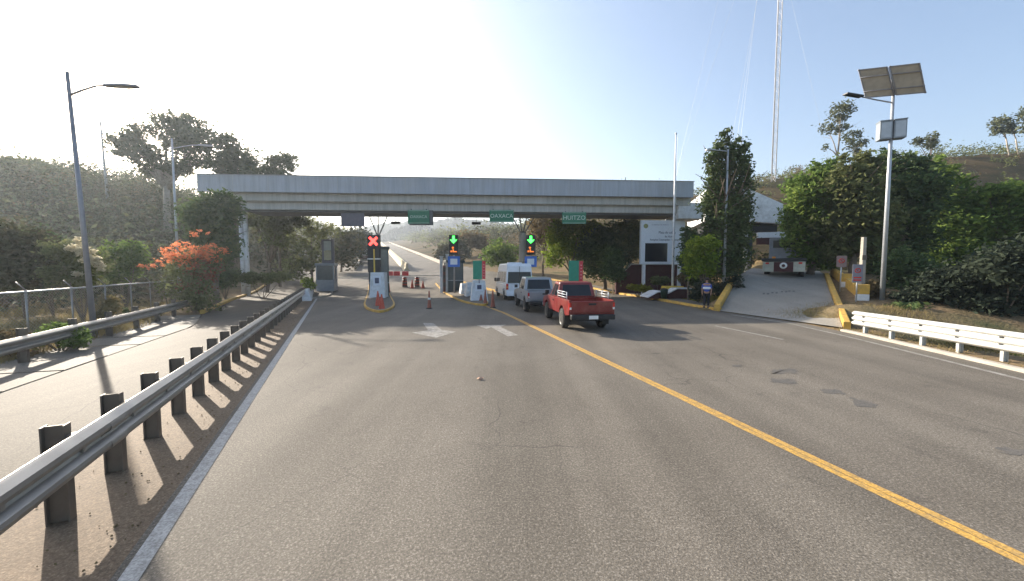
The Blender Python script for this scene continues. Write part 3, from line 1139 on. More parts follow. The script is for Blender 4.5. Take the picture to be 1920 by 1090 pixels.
# solar lamp
sb = G(1652, 592)
sz = Tz(sb.x, sb.y)
t = thing('solar_lamp', 'solar powered street lamp with twin panels and grey battery boxes behind the white guardrail', 'street lamp', (sb.x, sb.y, sz))
so = Vector((sb.x, sb.y, sz))
ptop = P(1671, 158, sb.y).z - sz
MB().tube([(0, 0, -.3), (0, 0, ptop * .5), (0, 0, ptop)], [.105, .085, .06], 12).build('pole', POLE, t)
a0 = P(1668, 193, sb.y) - so
a1 = P(1612, 181, sb.y - .2) - so
a2 = P(1588, 177, sb.y - .3) - so
MB().tube([(0, 0, a0.z), a0.lerp(a1, .5), a1], [.035, .03, .03], 8).build('arm', POLE_D, t)
d = (a2 - a1)
mb = MB()
m = Matrix.Translation(a1) @ d.to_track_quat('X', 'Z').to_matrix().to_4x4()
mb.box(-.1, d.length + .1, -.13, .13, -.03, .035, m)
mb.build('lamp_head', BLACK, t, bevel=.01)
TL, TR, BL = P(1609, 131, 18.45) - so, P(1725, 118, 17.6) - so, P(1628, 184, 18.75) - so
w = (TR - TL)
wl = w.length
w.normalize()
s = BL - TL
s = s - w * s.dot(w) * .15
sl = s.length
s.normalize()
nn = w.cross(s).normalized()
if nn.z < 0:
    nn = -nn
for k in range(2):
    o = TL + w * (k * (wl / 2 + .03))
    ww = wl / 2 - .03
    mb = MB()
    c = [o, o + w * ww, o + w * ww + s * sl, o + s * sl]
    mb.frustum([v for v in c], [v + nn * .03 for v in c])
    pn = mb.build('solar_panel', SOLAR_B, t)
    fb = MB()
    for aa, bb in ((0, 1), (1, 2), (2, 3), (3, 0)):
        e = (c[bb] - c[aa]).normalized()
        inw = nn.cross(e).normalized() * .05
        if (c[(bb + 1) % 4] - c[aa]).dot(inw) < 0:
            inw = -inw
        A, B = c[aa], c[bb]
        fb.frustum([A - nn * .02, B - nn * .02, B + inw - nn * .02, A + inw - nn * .02], [A + nn * .045, B + nn * .045, B + inw + nn * .045, A + inw + nn * .045])
    fb.build('panel_frame', POLE_D, pn)
    cb = MB()
    c2 = [o + w * .06 + s * .06, o + w * (ww - .06) + s * .06, o + w * (ww - .06) + s * (sl - .06), o + w * .06 + s * (sl - .06)]
    cb.add([v + nn * .034 for v in c2], [(0, 1, 2, 3)])
    cb.build('solar_cells', SOLAR_F, pn)
mb = MB()
for f in (.27, .76):
    mb.tube([TL + s * sl * f - nn * .03, TL + w * wl + s * sl * f - nn * .03], .022, 6)
cen = TL + w * wl / 2
mb.tube([cen + s * .05 - nn * .06, cen + s * (sl - .05) - nn * .06], .03, 6)
mb.tube([(0, 0, ptop - .3), cen + s * sl * .35 - nn * .06], .03, 6)
mb.tube([(0, 0, ptop - .6), cen + s * sl * .8 - nn * .06], .022, 6)
mb.build('mounting_rail', POLE_D, t)
zb = P(1668, 262, sb.y).z - sz
zt = P(1668, 228, sb.y).z - sz
mm = Matrix.Rotation(R(-22), 4, 'Z')
for s_ in (-1, 1):
    mb = MB()
    x0, x1 = (-.50, -.03) if s_ < 0 else (.03, .50)
    mb.box(x0, x1, -.20, .22, zb, zt, mm)
    bo = mb.build('battery_box', BOXW, t, bevel=.012)
    lid = MB()
    lid.box(x0 - .015, x1 + .01, -.23, .24, zt, zt + .035, mm)
    lid.build('lid', BOXW, bo)
    do = MB()
    do.box(x0 + .05, x1 - .05, -.208, -.198, zb + .07, zt - .07, mm)
    do.build('door', POLE, bo)

# radio mast
mx, my = P(1449, 345, 72).x, 72
mz = Tz(mx, my)
t = thing('radio_mast', 'very tall guyed lattice radio mast with white paint above the right trees', 'radio mast', (mx, my, mz))
MH = 84
mb, mr = MB(), MB()
cor = [Vector((.42 * math.cos(a), .42 * math.sin(a), 0)) for a in (R(80), R(200), R(320))]
for c in cor:
    mb.tube([c, c + Vector((0, 0, MH))], .075, 6)
st_ = 1.0
for i in range(int(MH / st_)):
    for j in range(3):
        A, B = cor[j], cor[(j + 1) % 3]
        z0, z1 = i * st_, (i + 1) * st_
        if i % 2:
            A, B = B, A
        (mr if (i // 12) % 2 == 0 and False else mb).tube([A + Vector((0, 0, z0)), B + Vector((0, 0, z1))], .03, 4, cap=False)
        mb.tube([cor[j] + Vector((0, 0, z1)), cor[(j + 1) % 3] + Vector((0, 0, z1))], .026, 4, cap=False)
mb.build('lattice', MAST, t)
an = MB()
an.box(-.75, -.55, -.2, .0, 40, 53)
an.build('antenna_panel', WPOLE, t)
for i, (gpx, gy_, gh) in enumerate(((1364, 50, 84), (1352, 52, 70), (1330, 48, 60), (1240, 60, 84), (1235, 62, 60), (1560, 66, 40))):
    a = P(gpx, 470, gy_)
    az = Tz(a.x, gy_)
    MB().tube([Vector((a.x - mx, gy_ - my, az - mz)), (0, 0, gh)], .014, 5).build('guy_wire', POLE, t)
# ------------------------------------------------------------------ toll canopy
KC = 29.5 / 27.0
cl = P(370, 361, 29.5)
cr = P(1300, 375, 32.0)
ca = math.atan2(cr.y - cl.y, cr.x - cl.x)
CW = math.hypot(cr.x - cl.x, cr.y - cl.y)
ct = thing('toll_canopy', 'long grey toll plaza canopy with stepped fascia spanning all lanes', 'canopy', (cl.x, cl.y, 0), ca)
cm = Matrix.Translation((cl.x, cl.y, 0)) @ Matrix.Rotation(ca, 4, 'Z')
ci_ = cm.inverted()
sk = 2.08  # the lower bands begin right of the top band's left end
def cbox(name, mat, *b, **k):
    mb = MB()
    for q in b:
        mb.box(*q)
    return mb.build(name, mat, ct, **k)
mb = MB()
for q in ((0, CW, 0, .30, 8.29, 9.57), (0, .3, .3, 13.4, 8.5, 9.51), (CW - .3, CW, .3, 13.4, 8.5, 9.51), (0, CW, 13.4, 13.7, 8.6, 9.57)):
    mb.box(*q)
mb.m = 1
for i in range(1, 15):
    mb.box(CW * i / 15 - .012, CW * i / 15 + .012, -.004, .01, 8.31, 9.55)
mb.build('fascia', [FASCIA, FASCIA2], ct)
cbox('roof_slab', FASCIA2, (.1, CW - .1, .2, 13.5, 8.9, 9.2))
mb = MB()
mb.box(sk, CW, .42, 3.6, 7.68, 8.31)
mb.box(sk + .6, CW, .75, 3.6, 7.06, 7.62)
mb.box(sk + .3, CW, .62, 3.6, 7.615, 7.685)
mb.build('fascia_band', FASCIA2, ct, bevel=.015)
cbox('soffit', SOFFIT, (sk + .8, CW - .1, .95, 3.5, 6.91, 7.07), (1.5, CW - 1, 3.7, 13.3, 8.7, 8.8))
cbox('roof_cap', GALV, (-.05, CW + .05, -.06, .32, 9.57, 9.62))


def cw(p):
    return ci_ @ Vector(p)


# struts and columns
def column(px, ybase, Y, r, mat, vpx, vy, zb):
    b = cw((P(px, ybase, Y).x, Y, zb))
    f = cw(P(px, vy, Y))
    mb = MB()
    mb.lathe([(r * 1.0, 0), (r, f.z - b.z - .3), (r * .8, f.z - b.z)], b, n=16)
    c = mb.build('column', mat, ct)
    for x in vpx:
        e = cw(P(x, 403, Y))
        e.z = 7.0
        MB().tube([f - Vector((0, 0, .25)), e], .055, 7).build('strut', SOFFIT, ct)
        mb = MB()
    return c


column(709, 545, 33.5, .26, BOOTHG, (692, 709, 727), 440, -.1)
column(980, 545, 34.0, .34, CKERB, (960, 974, 988, 1003), 437, -.1)
column(1265, 530, 35.5, .4, CONCW, (1265,), 420, -.1)
mb = MB()
p = cw((P(460, 513, 33).x, 33, Tz(P(460, 513, 33).x, 33) - .2))
for s in (-.19, .19):
    mb.lathe([(.175, 0), (.175, 7.02 - p.z)], (p.x + s, p.y, p.z), n=16)
mb.build('column', CONCW, ct)
# squat white service block at the right end of the roof
mb = MB()
a, b = cw(P(1272, 410, 32.4)), cw(P(1302, 380, 32.4))
mb.box(a.x, b.x + .9, a.y, a.y + 2.2, a.z, b.z)
mb.build('service_box', CONCW, ct, bevel=.03)


# ------------------------------------------------------------------ hanging signs
def text_obj(s, size, mat, parent, loc, rot, name='lettering', align='CENTER', ext=.004, sx=1.0):
    cu = bpy.data.curves.new('t', 'FONT')
    cu.body = s
    cu.size = size
    cu.align_x = align
    cu.align_y = 'CENTER'
    cu.extrude = ext
    cu.resolution_u = 3
    o = bpy.data.objects.new('t', cu)
    COL.objects.link(o)
    bpy.context.view_layer.update()
    me = bpy.data.meshes.new_from_object(o.evaluated_get(bpy.context.evaluated_depsgraph_get()))
    bpy.data.objects.remove(o)
    me.materials.clear()
    me.materials.append(mat)
    t = bpy.data.objects.new(name, me)
    COL.objects.link(t)
    t.parent = parent
    t.location = loc
    t.rotation_euler = rot
    t.scale = (sx, 1, 1)
    return t


def hang_sign(label, x0, x1, y0, y1, Y, mat, word=None, tmat=SIGNTXT, ts=.45, rot=0.0, backbox=True):
    a, b = P(x0, y1, Y), P(x1, y0, Y)
    w, h = b.x - a.x, b.z - a.z
    t = thing('hanging_sign', label, 'sign', ((a.x + b.x) / 2, Y, a.z), rot, 'signs hanging under the canopy')
    mb = MB()
    mb.box(-w / 2, w / 2, -.04, .03, 0, h)
    mb.build('sign_panel', mat, t, bevel=.01)
    mb = MB()
    for s in (-.35, .35):
        mb.tube([(s * w, .06, h * .5), (s * w, .06, max(h + .1, 7.0 - a.z))], .03, 6)
    mb.build('hanger', SOFFIT, t)
    if backbox:
        mb = MB()
        mb.box(-w / 2 + .1, w / 2 + .25, .035, .3, -.08, h * .98)
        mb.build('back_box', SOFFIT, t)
    if word:
        text_obj(word, ts, tmat, t, (0, -.05, h * .5), (math.pi / 2, 0, 0))
        mb = MB()
        e = .025
        for q in ((-w / 2 + .05, w / 2 - .05, .05, .05 + e), (-w / 2 + .05, w / 2 - .05, h - .05 - e, h - .05)):
            mb.box(q[0], q[1], -.046, -.035, q[2], q[3])
        mb.build('border', tmat, t)
    return t


hang_sign('blank grey hanging sign nearest the closed lane with the red cross', 640, 683, 400, 425, 31.2, SIGNBACK, backbox=False)
hang_sign('green hanging sign with faint small OAXACA lettering right of the blank grey sign', 765, 805, 394, 420, 30.8, SIGNG, 'OAXACA', SIGNTXT, .33)
hang_sign('green hanging sign reading OAXACA in large pale letters above the white van', 918, 963, 394, 417, 31.2, SIGNG, 'OAXACA', SIGNTXT, .44, backbox=False)
hang_sign('dark green hanging sign reading HUITZO', 1054, 1099, 398, 420, 31.6, SIGNG, 'HUITZO', SIGNTXT, .50, backbox=False)
for lab, px, py_, Y in (('small black camera bar hanging left of the first OAXACA sign', 742, 418, 36), ('small black camera bar hanging before the second OAXACA sign', 893, 419, 36)):
    a = P(px, py_, Y)
    t = thing('camera_bar', lab, 'camera', a, 0, 'camera bars under the canopy')
    mb = MB()
    mb.box(-.42, .42, -.12, .12, -.12, .12)
    mb.build('housing', BLACK, t, bevel=.02)
    MB().tube([(0, 0, .1), (0, 0, 7.98 - a.z)], .025, 6).build('hanger', SOFFIT, t)


# ------------------------------------------------------------------ lane islands
def island(label, tip, d, L, w, mat=YKERB):
    t = thing('traffic_island', label, 'traffic island', (tip[0], tip[1], 0), math.atan2(-d[0], d[1]), 'lane islands')
    out = [(0, 0)]
    n = 9
    for i in range(1, n + 1):
        f = i / n
        out.append((w / 2 * math.sin(f * math.pi / 2), 5.5 * f ** 1.6))
    for y in np.linspace(5.5, L, 12)[1:]:
        out.append((w / 2, float(y)))
    poly = out + [(-x, y) for x, y in reversed(out[1:])]
    k = len(poly)
    inn = [(x * .9, y + (.2 if y < 5.4 else 0)) for x, y in poly]
    hh = lambda x, y: .0 + float(rz(tip[1] + y * .95))
    mb = MB()
    vs = [(x, y, -.1 + hh(x, y)) for x, y in poly] + [(x, y, .12 + hh(x, y)) for x, y in poly] + [(x, y, .122 + hh(x, y)) for x, y in inn]
    fs = [(i, (i + 1) % k, k + (i + 1) % k, k + i) for i in range(k)] + [(k + i, k + (i + 1) % k, 2 * k + (i + 1) % k, 2 * k + i) for i in range(k)]
    mb.add(vs, fs)
    mb.build('kerb', mat, t)
    mb = MB()
    mb.add([(x, y, .118 + hh(x, y)) for x, y in inn], [tuple(range(k))])
    mb.build('paving', ASPH, t)
    return t


i1 = (-6.95, 19.9)
d1 = Vector((-.36, 1)).normalized()
island('pointed lane island under the red cross signal with yellow kerb', i1, d1, 25, 1.9)
i2 = (-1.75, 23.6)
d2 = Vector((-.30, 1)).normalized()
island('lane island left of the white van ending at the yellow line', i2, d2, 22, 1.9)
i3 = (4.7, 27.6)
d3 = Vector((-.55, 1)).normalized()
island('lane island right of the white van behind the pickups', i3, d3, 20, 1.9)
i0 = (-15.6, 29.5)
d0 = Vector((-.45, 1)).normalized()
island('left edge island carrying the old booth', i0, d0, 14, 2.6, CKERB)


def at(i, d, s, o=0):
    n = Vector((d.y, -d.x))
    return Vector((i[0] + d.x * s + n.x * o, i[1] + d.y * s + n.y * o, 0))


# protective nose walls
def nose(label, px, ybase, w, h, sloped, sign=True):
    g = G(px, ybase)
    t = thing('protective_wall', label, 'barrier', (g.x, g.y, 0), R(8), 'island nose walls')
    mb = MB()
    b = [(-w / 2, 0, 0), (w / 2, 0, 0), (w / 2, 1.6, 0), (-w / 2, 1.6, 0)]
    s = w * sloped
    u = [(-w / 2 + s, .25, h), (w / 2 - s, .25, h), (w / 2 - s, 1.6, h), (-w / 2 + s, 1.6, h)]
    mb.frustum(b, u)
    mb.build('wall', CONCW, t, bevel=.04)
    if sign:
        mb = MB()
        y0 = .25 * .62
        mb.box(-.27, .27, y0 - .06, y0 + .02, h * .52, h * .88)
        s_ = mb.build('notice_plate', SIGNW, t)
        mb = MB()
        mb.box(-.15, .15, y0 - .075, y0 - .05, h * .60, h * .80)
        mb.build('pictogram', INK, s_)
    return t


nose('tall white protective wall before the booth with the red cross', 707, 562, 1.15, 2.05, .06)
nose('white sloped protective wall carrying a dark square plate beneath the green banner', 899, 567, 1.25, 1.5, .17)
# stepped white blocks behind the second nose
for k, (px, pb, hh_) in enumerate(((884, 560, 1.1), (873, 556, .95), (862, 549, .85))):
    g = G(px, pb)
    t = thing('concrete_block', ('nearest', 'middle', 'farthest')[k] + ' of the three white concrete blocks leading to the green arrow signal', 'barrier', (g.x, g.y, 0.14), R(17), 'white blocks on the middle island')
    mb = MB()
    mb.frustum([(-.42, 0, 0), (.42, 0, 0), (.42, 1.1, 0), (-.42, 1.1, 0)], [(-.28, .1, hh_), (.28, .1, hh_), (.28, 1.0, hh_), (-.28, 1.0, hh_)])
    mb.build('block', CONCW, t, bevel=.03)
    mb = MB()
    mb.lathe([(0.0, -.03), (.10, -.03), (.12, 0), (.10, .02), (0.0, .03)], (-.25, -.0, .38), axis='y', n=14, cap=False)
    mb.build('reflector', REFL, t)


# ------------------------------------------------------------------ booths
def booth(label, loc, rot, w, L, h, mat, roofw=.25):
    t = thing('toll_booth', label, 'toll booth', loc, rot, 'toll booths')
    mb = MB()
    mb.box(-w / 2, w / 2, 0, L, 0, 1.05)
    for x in (-w / 2, w / 2 - .09):
        for y in (0, L * .5 - .05, L - .09):
            mb.box(x, x + .09, y, y + .09, 1.05, h - .003)
    mb.build('wall', mat, t, bevel=.01)
    mb = MB()
    mb.box(-w / 2 + .03, w / 2 - .03, .03, L - .03, 1.05, h)
    mb.build('window', GLASSB, t)
    mb = MB()
    mb.box(-w / 2 - roofw, w / 2 + roofw, -roofw, L + roofw, h, h + .22)
    mb.build('roof', mat, t, bevel=.02)
    mb = MB()
    mb.box(-w / 2 - .02, w / 2 + .02, -.02, L + .02, 1.02, 1.10)
    mb.build('sill', BOOTHG, t)
    mb = MB()
    mb.box(w / 2 + .001, w / 2 + .03, L * .55, L * .9, .1, h - .2)
    mb.build('door', BOOTHG, t)
    return t


r1 = math.atan2(-d1.x, d1.y)
p1 = at(i1, d1, 10.6, .05)
booth('tall dark toll booth behind the white wall with the red cross', (p1.x, p1.y, .17), r1, 1.5, 3.2, 3.7, DKGREEN, .08)
p2 = at(i2, d2, 12.0, 0)
booth('dark toll booth behind the lone green arrow next to the boom gate', (p2.x, p2.y, .2), math.atan2(-d2.x, d2.y), 1.4, 3.0, 2.7, DKGREEN, .15)
g0 = Vector((P(610, 540, 36).x, 36, float(rz(36)) + .15))
t = booth('old grey toll booth with pale cornice at the left edge of the plaza', g0, R(18), 1.55, 2.6, 2.45, BOOTHG, .08)
# its sign tower with two pale panels
t = thing('sign_tower', 'dark upright frame holding two blank pale panels above the old booth', 'sign', (P(616, 540, 36.6).x - .1, 36.9, float(rz(37)) + 2.95), R(8))
mb = MB()
mb.box(-.55, -.36, -.1, .15, -.15, 2.15)
mb.box(.32, .55, -.1, .15, -.15, 2.15)
mb.box(-.36, .32, -.1, .15, 2.02, 2.15)
mb.box(-.36, .32, -.1, .15, -.15, .12)
mb.build('frame', SIGNBACK, t)
for z0, z1, m in ((.18, 1.02, M('pale_amber_panel', (.42, .38, .26), .5)), (1.1, 1.98, M('pale_grey_panel', (.42, .44, .42), .5))):
    mb = MB()
    mb.box(-.36, .32, -.04, .04, z0, z1)
    mb.build('panel', m, t)


# ------------------------------------------------------------------ lane signals
def signal(label, px, Y, ytop, ybot, kind, post=True, rot=0.0, blue=True):
    a = P(px, ybot, Y)
    h = P(px, ytop, Y).z - a.z
    w = h * .47 if kind == 'arrow' else h * .33
    t = thing('lane_signal', label, 'signal', a, rot, 'lane signals')
    mb = MB()
    mb.box(-w / 2, w / 2, -.1, .18, 0, h)
    mb.build('housing', BLACK, t, bevel=.015)
    cz, s = (h * .76, h * .19) if kind == 'arrow' else (h - w * .5, w * .38)
    if kind == 'arrow':
        mb = MB()
        pts = [(-.32 * s, 1), (.32 * s, 1), (.32 * s, .0), (1.0 * s, .0), (0, -1), (-1.0 * s, .0), (-.32 * s, .0)]
        pts = [(x, cz + (y * s if abs(y) == 1 else 0)) for x, y in pts]
        v = [(x, -.125, z) for x, z in pts]
        mb.add(v, [tuple(range(7))])
        mb.build('green_arrow', LED_G, t)
    else:
        mb = MB()
        for sg in (-1, 1):
            m = Matrix.Translation((0, 0, cz)) @ Matrix.Rotation(sg * R(45), 4, 'Y')
            mb.box(-s * 1.15, s * 1.15, -.125 - .004 * (sg > 0), -.108, -s * .25, s * .25, m)
        mb.build('red_cross', LED_R, t)
    if kind == 'arrow':
        mb = MB()
        z = h * .27
        mb.box(-.30 * s, .05 * s, -.115, -.105, z - .75 * s, z + .0 * s)
        mb.lathe([(0, -.012), (.30 * s, -.01), (.30 * s, .0)], (-.2 * s, -.105, z + .45 * s), axis='y', n=12, cap=False)
        mb.box(.05 * s, .85 * s, -.118, -.105, z - .75 * s, z - .45 * s)
        mb.box(-.85 * s, -.45 * s, -.118, -.105, z - .75 * s, z - .3 * s)
        mb.build('amber_figure', LED_O, t)
    if blue:
        mb = MB()
        mb.box(-w * .65, w * .65, -.06, .0, -h * .62, -h * .08)
        pn = mb.build('payment_panel', SIGNB, t)
        mb = MB()
        mb.box(-w * .38, w * .38, -.075, -.055, -h * .50, -h * .20)
        mb.build('card_symbol', SIGNW, pn)
    if post:
        zb = float(rz(Y)) + .15 - a.z
        MB().tube([(0, .1, zb), (0, .1, h)], .07, 8).build('post', POLE_D, t)
    return t


signal('lane signal with a glowing red cross over the closed left lane', 702, 29.5, 441, 511, 'cross', post=False, blue=False)
signal('lane signal with green arrow standing beside white posts in mid plaza', 851, 33.5, 441, 478, 'arrow')
signal('lane signal with green arrow above the white van roof', 995, 33.0, 441, 478, 'arrow')
# yellow post carrying the red cross
b = P(704, 545, 29.5)
t = thing('signal_post', 'thin yellow post below the red cross signal', 'post', (b.x, 29.36, 0.1))
MB().tube([(0, 0, 0), (0, 0, P(704, 470, 29.5).z)], .06, 8).build('post', YELLOW, t)
mb = MB()
mb.box(-.55, .5, -.03, .03, 2.95, 3.03)
mb.build('crossbar', REFL, t)

# white gateposts and portal near the second signal
for k, (px, yt) in enumerate(((828, 482), (839, 478))):
    b = P(px, 538, 35.5)
    t = thing('gatepost', ('shorter' if k == 0 else 'taller') + ' white gatepost left of the middle green arrow', 'post', (b.x, 35.5, .1), 0, 'white gateposts')
    ht = P(px, yt, 35.5).z - .1
    mb = MB()
    mb.box(-.13, .13, -.13, .13, 0, ht)
    mb.build('shaft', CONCW, t, bevel=.02)
    mb = MB()
    mb.box(-.17, .17, -.17, .17, ht, ht + .07)
    mb.build('cap', CONCW, t)
b = P(833, 535, 35.9)
t = thing('payment_machine', 'dark payment machine between the two white gateposts', 'machine', (b.x, 35.9, .15), R(10))
mb = MB()
mb.box(-.22, .22, -.1, .25, 0, 2.5)
mb.build('cabinet', MAROON, t, bevel=.03)
mb = MB()
for z in (.5, 1.2, 1.9):
    mb.box(-.15, .15, -.115, -.098, z, z + .4)
mb.build('display', BLACK, t)


# banners
def banner(label, px, x0, x1, y0, y1, Y, zb):
    a, b = P(x0, y1, Y), P(x1, y0, Y)
    w, h = b.x - a.x, b.z - a.z
    t = thing('lane_banner', label, 'sign', ((a.x + b.x) / 2, Y, a.z), R(6), 'green lane banners')
    mb = MB()
    mb.box(-w / 2, w * .22, -.05, .05, 0, h)
    mb.build('green_panel', SIGNG2, t, bevel=.01)
    mb = MB()
    mb.box(w * .24, w / 2, -.07, .05, h * .02, h * .98)
    r = mb.build('red_panel', REDBAN, t, bevel=.01)
    mb = MB()
    for k in range(5):
        z = h * (.16 + .15 * k)
        mb.box(w * .31, w * .43, -.078, -.066, z, z + h * .05)
    mb.build('pale_mark', M('pale_red_marks', (.8, .3, .3), .5) if 'pale_red_marks' not in bpy.data.materials else bpy.data.materials['pale_red_marks'], r)
    MB().tube([(0, .07, zb - a.z), (0, .07, h)], .045, 8).build('post', POLE_D, t)
    return t


banner('green and red banner above the white sloped wall beside the van', 0, 887, 910, 489, 524, 26.4, .2)
banner('green and red banner rising behind the red pickup cab', 0, 1066, 1093, 489, 529, 29.0, .2)


# ------------------------------------------------------------------ boom gate, barrels, cones, barriers
bg = P(837, 517, 43)
t = thing('boom_gate', 'closed boom gate with three red pads across the middle lane', 'boom gate', (bg.x, 43, float(rz(43))))
mb = MB()
mb.box(-.18, .18, -.18, .18, 0, 1.05)
mb.build('motor_box', CONCW, t, bevel=.03)
e = P(715, 517, 43).x - bg.x
zz = P(715, 517, 43).z - float(rz(43))
mb = MB()
mb.box(e, .3, -.04, .04, zz - .05, zz + .05)
mb.build('boom', REFL, t)
for px in (731, 744, 760):
    mb = MB()
    x = P(px, 512, 43).x - bg.x
    mb.box(x - .36, x + .36, -.06, .06, zz - .02, zz + .48)
    mb.build('red_pad', REDBAN, t, bevel=.02)
bg2 = P(602, 520, 42)
t = thing('boom_gate', 'long thin boom gate closing the far left lane beside the old booth', 'boom gate', (P(628, 520, 42).x, 42, float(rz(42))))
mb = MB()
mb.box(-.18, .18, -.18, .18, 0, 1.05)
mb.build('motor_box', BOOTHG, t, bevel=.03)
mb = MB()
mb.box(.1, P(690, 520, 42).x - P(628, 520, 42).x, -.03, .03, .9, .98)
mb.build('boom', REFL, t)


def barrel(label, loc):
    t = thing('traffic_drum', label, 'traffic drum', loc, 0, 'traffic drums')
    mb = MB()
    mb.lathe([(.30, 0), (.30, .06)], n=16)
    mb.build('base', BLACK, t)
    mb = MB()
    mb.lathe([(.27, .06), (.27, .45), (.25, .46), (.25, .75), (.22, .76), (.22, 1.05), (.10, 1.08)], n=16)
    mb.build('drum', M('dark_drum_plastic', (.10, .045, .035), .55) if 'dark_drum_plastic' not in bpy.data.materials else bpy.data.materials['dark_drum_plastic'], t)
    for z, r in ((.20, .272), (.55, .252), (.86, .222)):
        mb = MB()
        mb.lathe([(r, z), (r + .002, z + .005), (r + .002, z + .10), (r, z + .105)], n=16, cap=False)
        mb.build('band', CONE, t)
    return t


def on_road(px, py_):
    for Y in np.arange(12, 80, .05):
        r = ray(px, py_)
        if CAM_H + r.z * Y / r.y <= float(rz(Y)):
            return Vector((r.x * Y / r.y, Y, float(rz(Y))))


barrel('dark traffic drum with orange bands left of the pair before the boom gate', on_road(759, 538))
barrel('dark traffic drum with orange bands right of the pair before the boom gate', on_road(782, 538))


def cone(label, loc, h, mat, r=.17, bands=0, lean=0.0):
    t = thing('traffic_cone', label, 'traffic cone', loc, 0, 'traffic cones')
    mb = MB()
    mb.box(-r * 1.25, r * 1.25, -r * 1.25, r * 1.25, 0, .045)
    mb.build('base', BLACK if mat is not CONE else CONE_D, t, bevel=.01)
    mb = MB()
    mb.lathe([(r, .045), (r * .9, .09), (r * .62, h * .45), (.035, h - .02), (.02, h)], n=16)
    mb.build('cone_body', mat, t)
    for k in range(bands):
        z0 = h * (.5 + .2 * k)
        rr = lambda z: float(np.interp(z, [.09, h * .45, h - .02], [r * .9, r * .62, .035])) + .003
        mb = MB()
        mb.lathe([(rr(z0), z0), (rr(z0 + h * .11), z0 + h * .11)], n=16, cap=False)
        mb.build('band', REFL, t)
    return t


cone('tall red cone at the tip of the left island', on_road(716, 583), .92, CONE, .19)
g = on_road(709, 577)
cone('red cone just behind another one against the tall white wall', g + Vector((0, 0, .0)), 1.0, CONE, .19)
cone('slim faded delineator cone alone in the middle lane', on_road(805, 579), 1.05, CONE_D, .13, 1)
cone('orange cone between the two dark drums', on_road(773, 541), .95, CONE, .2)
cone('orange cone right of the two dark drums', on_road(793, 541), .8, CONE, .2)
cone('dark red cone left of its pair at the van side of the yellow line', on_road(910, 572), 1.0, CONE_D, .15)
cone('dark red cone on the end of the yellow line behind the van', on_road(924, 577), 1.05, CONE_D, .15)
cone('dark cone in front of the white sloped wall', on_road(902, 567), .55, CONE_D, .17, 0)
cone('dark orange cone right of the tall white protective wall', on_road(729, 548), 1.15, CONE_D, .17)

# white low concrete wall at the end of the near guardrail
t = thing('concrete_barrier', 'low white concrete barrier where the near left guardrail ends', 'barrier', (-14.95, 27.4, 0), math.atan2(4.2, 8.6))
mb = MB()
mb.prism_z([(-.35, 0), (.35, 0), (.35, 8.8), (-.35, 8.8)], -.1, .12)
mb.frustum([(-.30, .05, .12), (.30, .05, .12), (.30, 8.7, .12), (-.30, 8.7, .12)], [(-.14, .3, .78), (.14, .3, .78), (.14, 8.7, .78), (-.14, 8.7, .78)])
mb.build('wall', CONCW, t, bevel=.02)

# median barrier of the far road
med = [(-17.2 - .36 * (y - 62) - 10 * ((y - 62) / 400) ** 2 * 0, y) for y in np.concatenate([np.arange(62, 110, 4), np.arange(110, 400, 12)])]
mb = MB()
prof = [(-.45, 0), (-.38, .1), (-.16, .45), (-.12, 1.05), (.12, 1.05), (.16, .45), (.38, .1), (.45, 0)]
vs, fs = [], []
for i, (x, y) in enumerate(med):
    for a, b in prof:
        vs.append((x + a * 1.2, y, float(rz(y)) + b * 1.15))
for i in range(len(med) - 1):
    for j in range(7):
        fs.append((i * 8 + j, i * 8 + j + 1, i * 8 + 9 + j, i * 8 + 8 + j))
fs.append(tuple(range(8)))
mb.add(vs, fs)
o = mb.build('median_barrier', M('cream_painted_concrete', (.55, .47, .30), .8, dirt=(.2, .17, .13), dscale=.8, damt=.6))
tag(o, 'cream concrete median barrier climbing away on the far road', 'barrier')
for k, dx in enumerate((8.2, -8.6)):
    o = strip('roadside_wall', [(x + dx, y, float(rz(y))) for x, y in med[0 if k else 3:]], .3, .7, CKERB)
    tag(o, ('low pale wall along the right side of the climbing far road', 'low pale wall along the left side of the climbing far road')[k], 'wall', kind='thing')
# ------------------------------------------------------------------ vehicles
def arc(cy, cz, r, a0, a1, n=9):
    return [(cy + r * math.cos(R(a0 + (a1 - a0) * i / n)), cz + r * math.sin(R(a0 + (a1 - a0) * i / n))) for i in range(n + 1)]


def wheel(t, x, y, r, w, side, rimmat=CHROME):
    mb = MB()
    h = w / 2
    mb.lathe([(r * .62, -h), (r * .9, -h), (r * .985, -h * .75), (r, -h * .3), (r, h * .3), (r * .985, h * .75), (r * .9, h), (r * .62, h)], (x, y, r), axis='x', n=24)
    wo = mb.build('wheel', RUBBER, t)
    mb = MB()
    s = side
    mb.lathe([(0, s * (h - .03)), (r * .14, s * (h - .02)), (r * .16, s * (h - .05)), (r * .5, s * (h - .07)), (r * .56, s * (h - .01)), (r * .64, s * (h + .004))], (x, y, r), axis='x', n=20, cap=False)
    mb.build('rim', rimmat, wo)
    mb = MB()
    for k in range(6):
        a = k * math.pi / 3
        m = Matrix.Translation((x + s * (h - .055), y, r)) @ Matrix.Rotation(a, 4, 'X')
        mb.box(-.008, .008, -.022, .022, r * .26, r * .44, m)
    mb.build('rim_slot', BLACK, wo)
    return wo


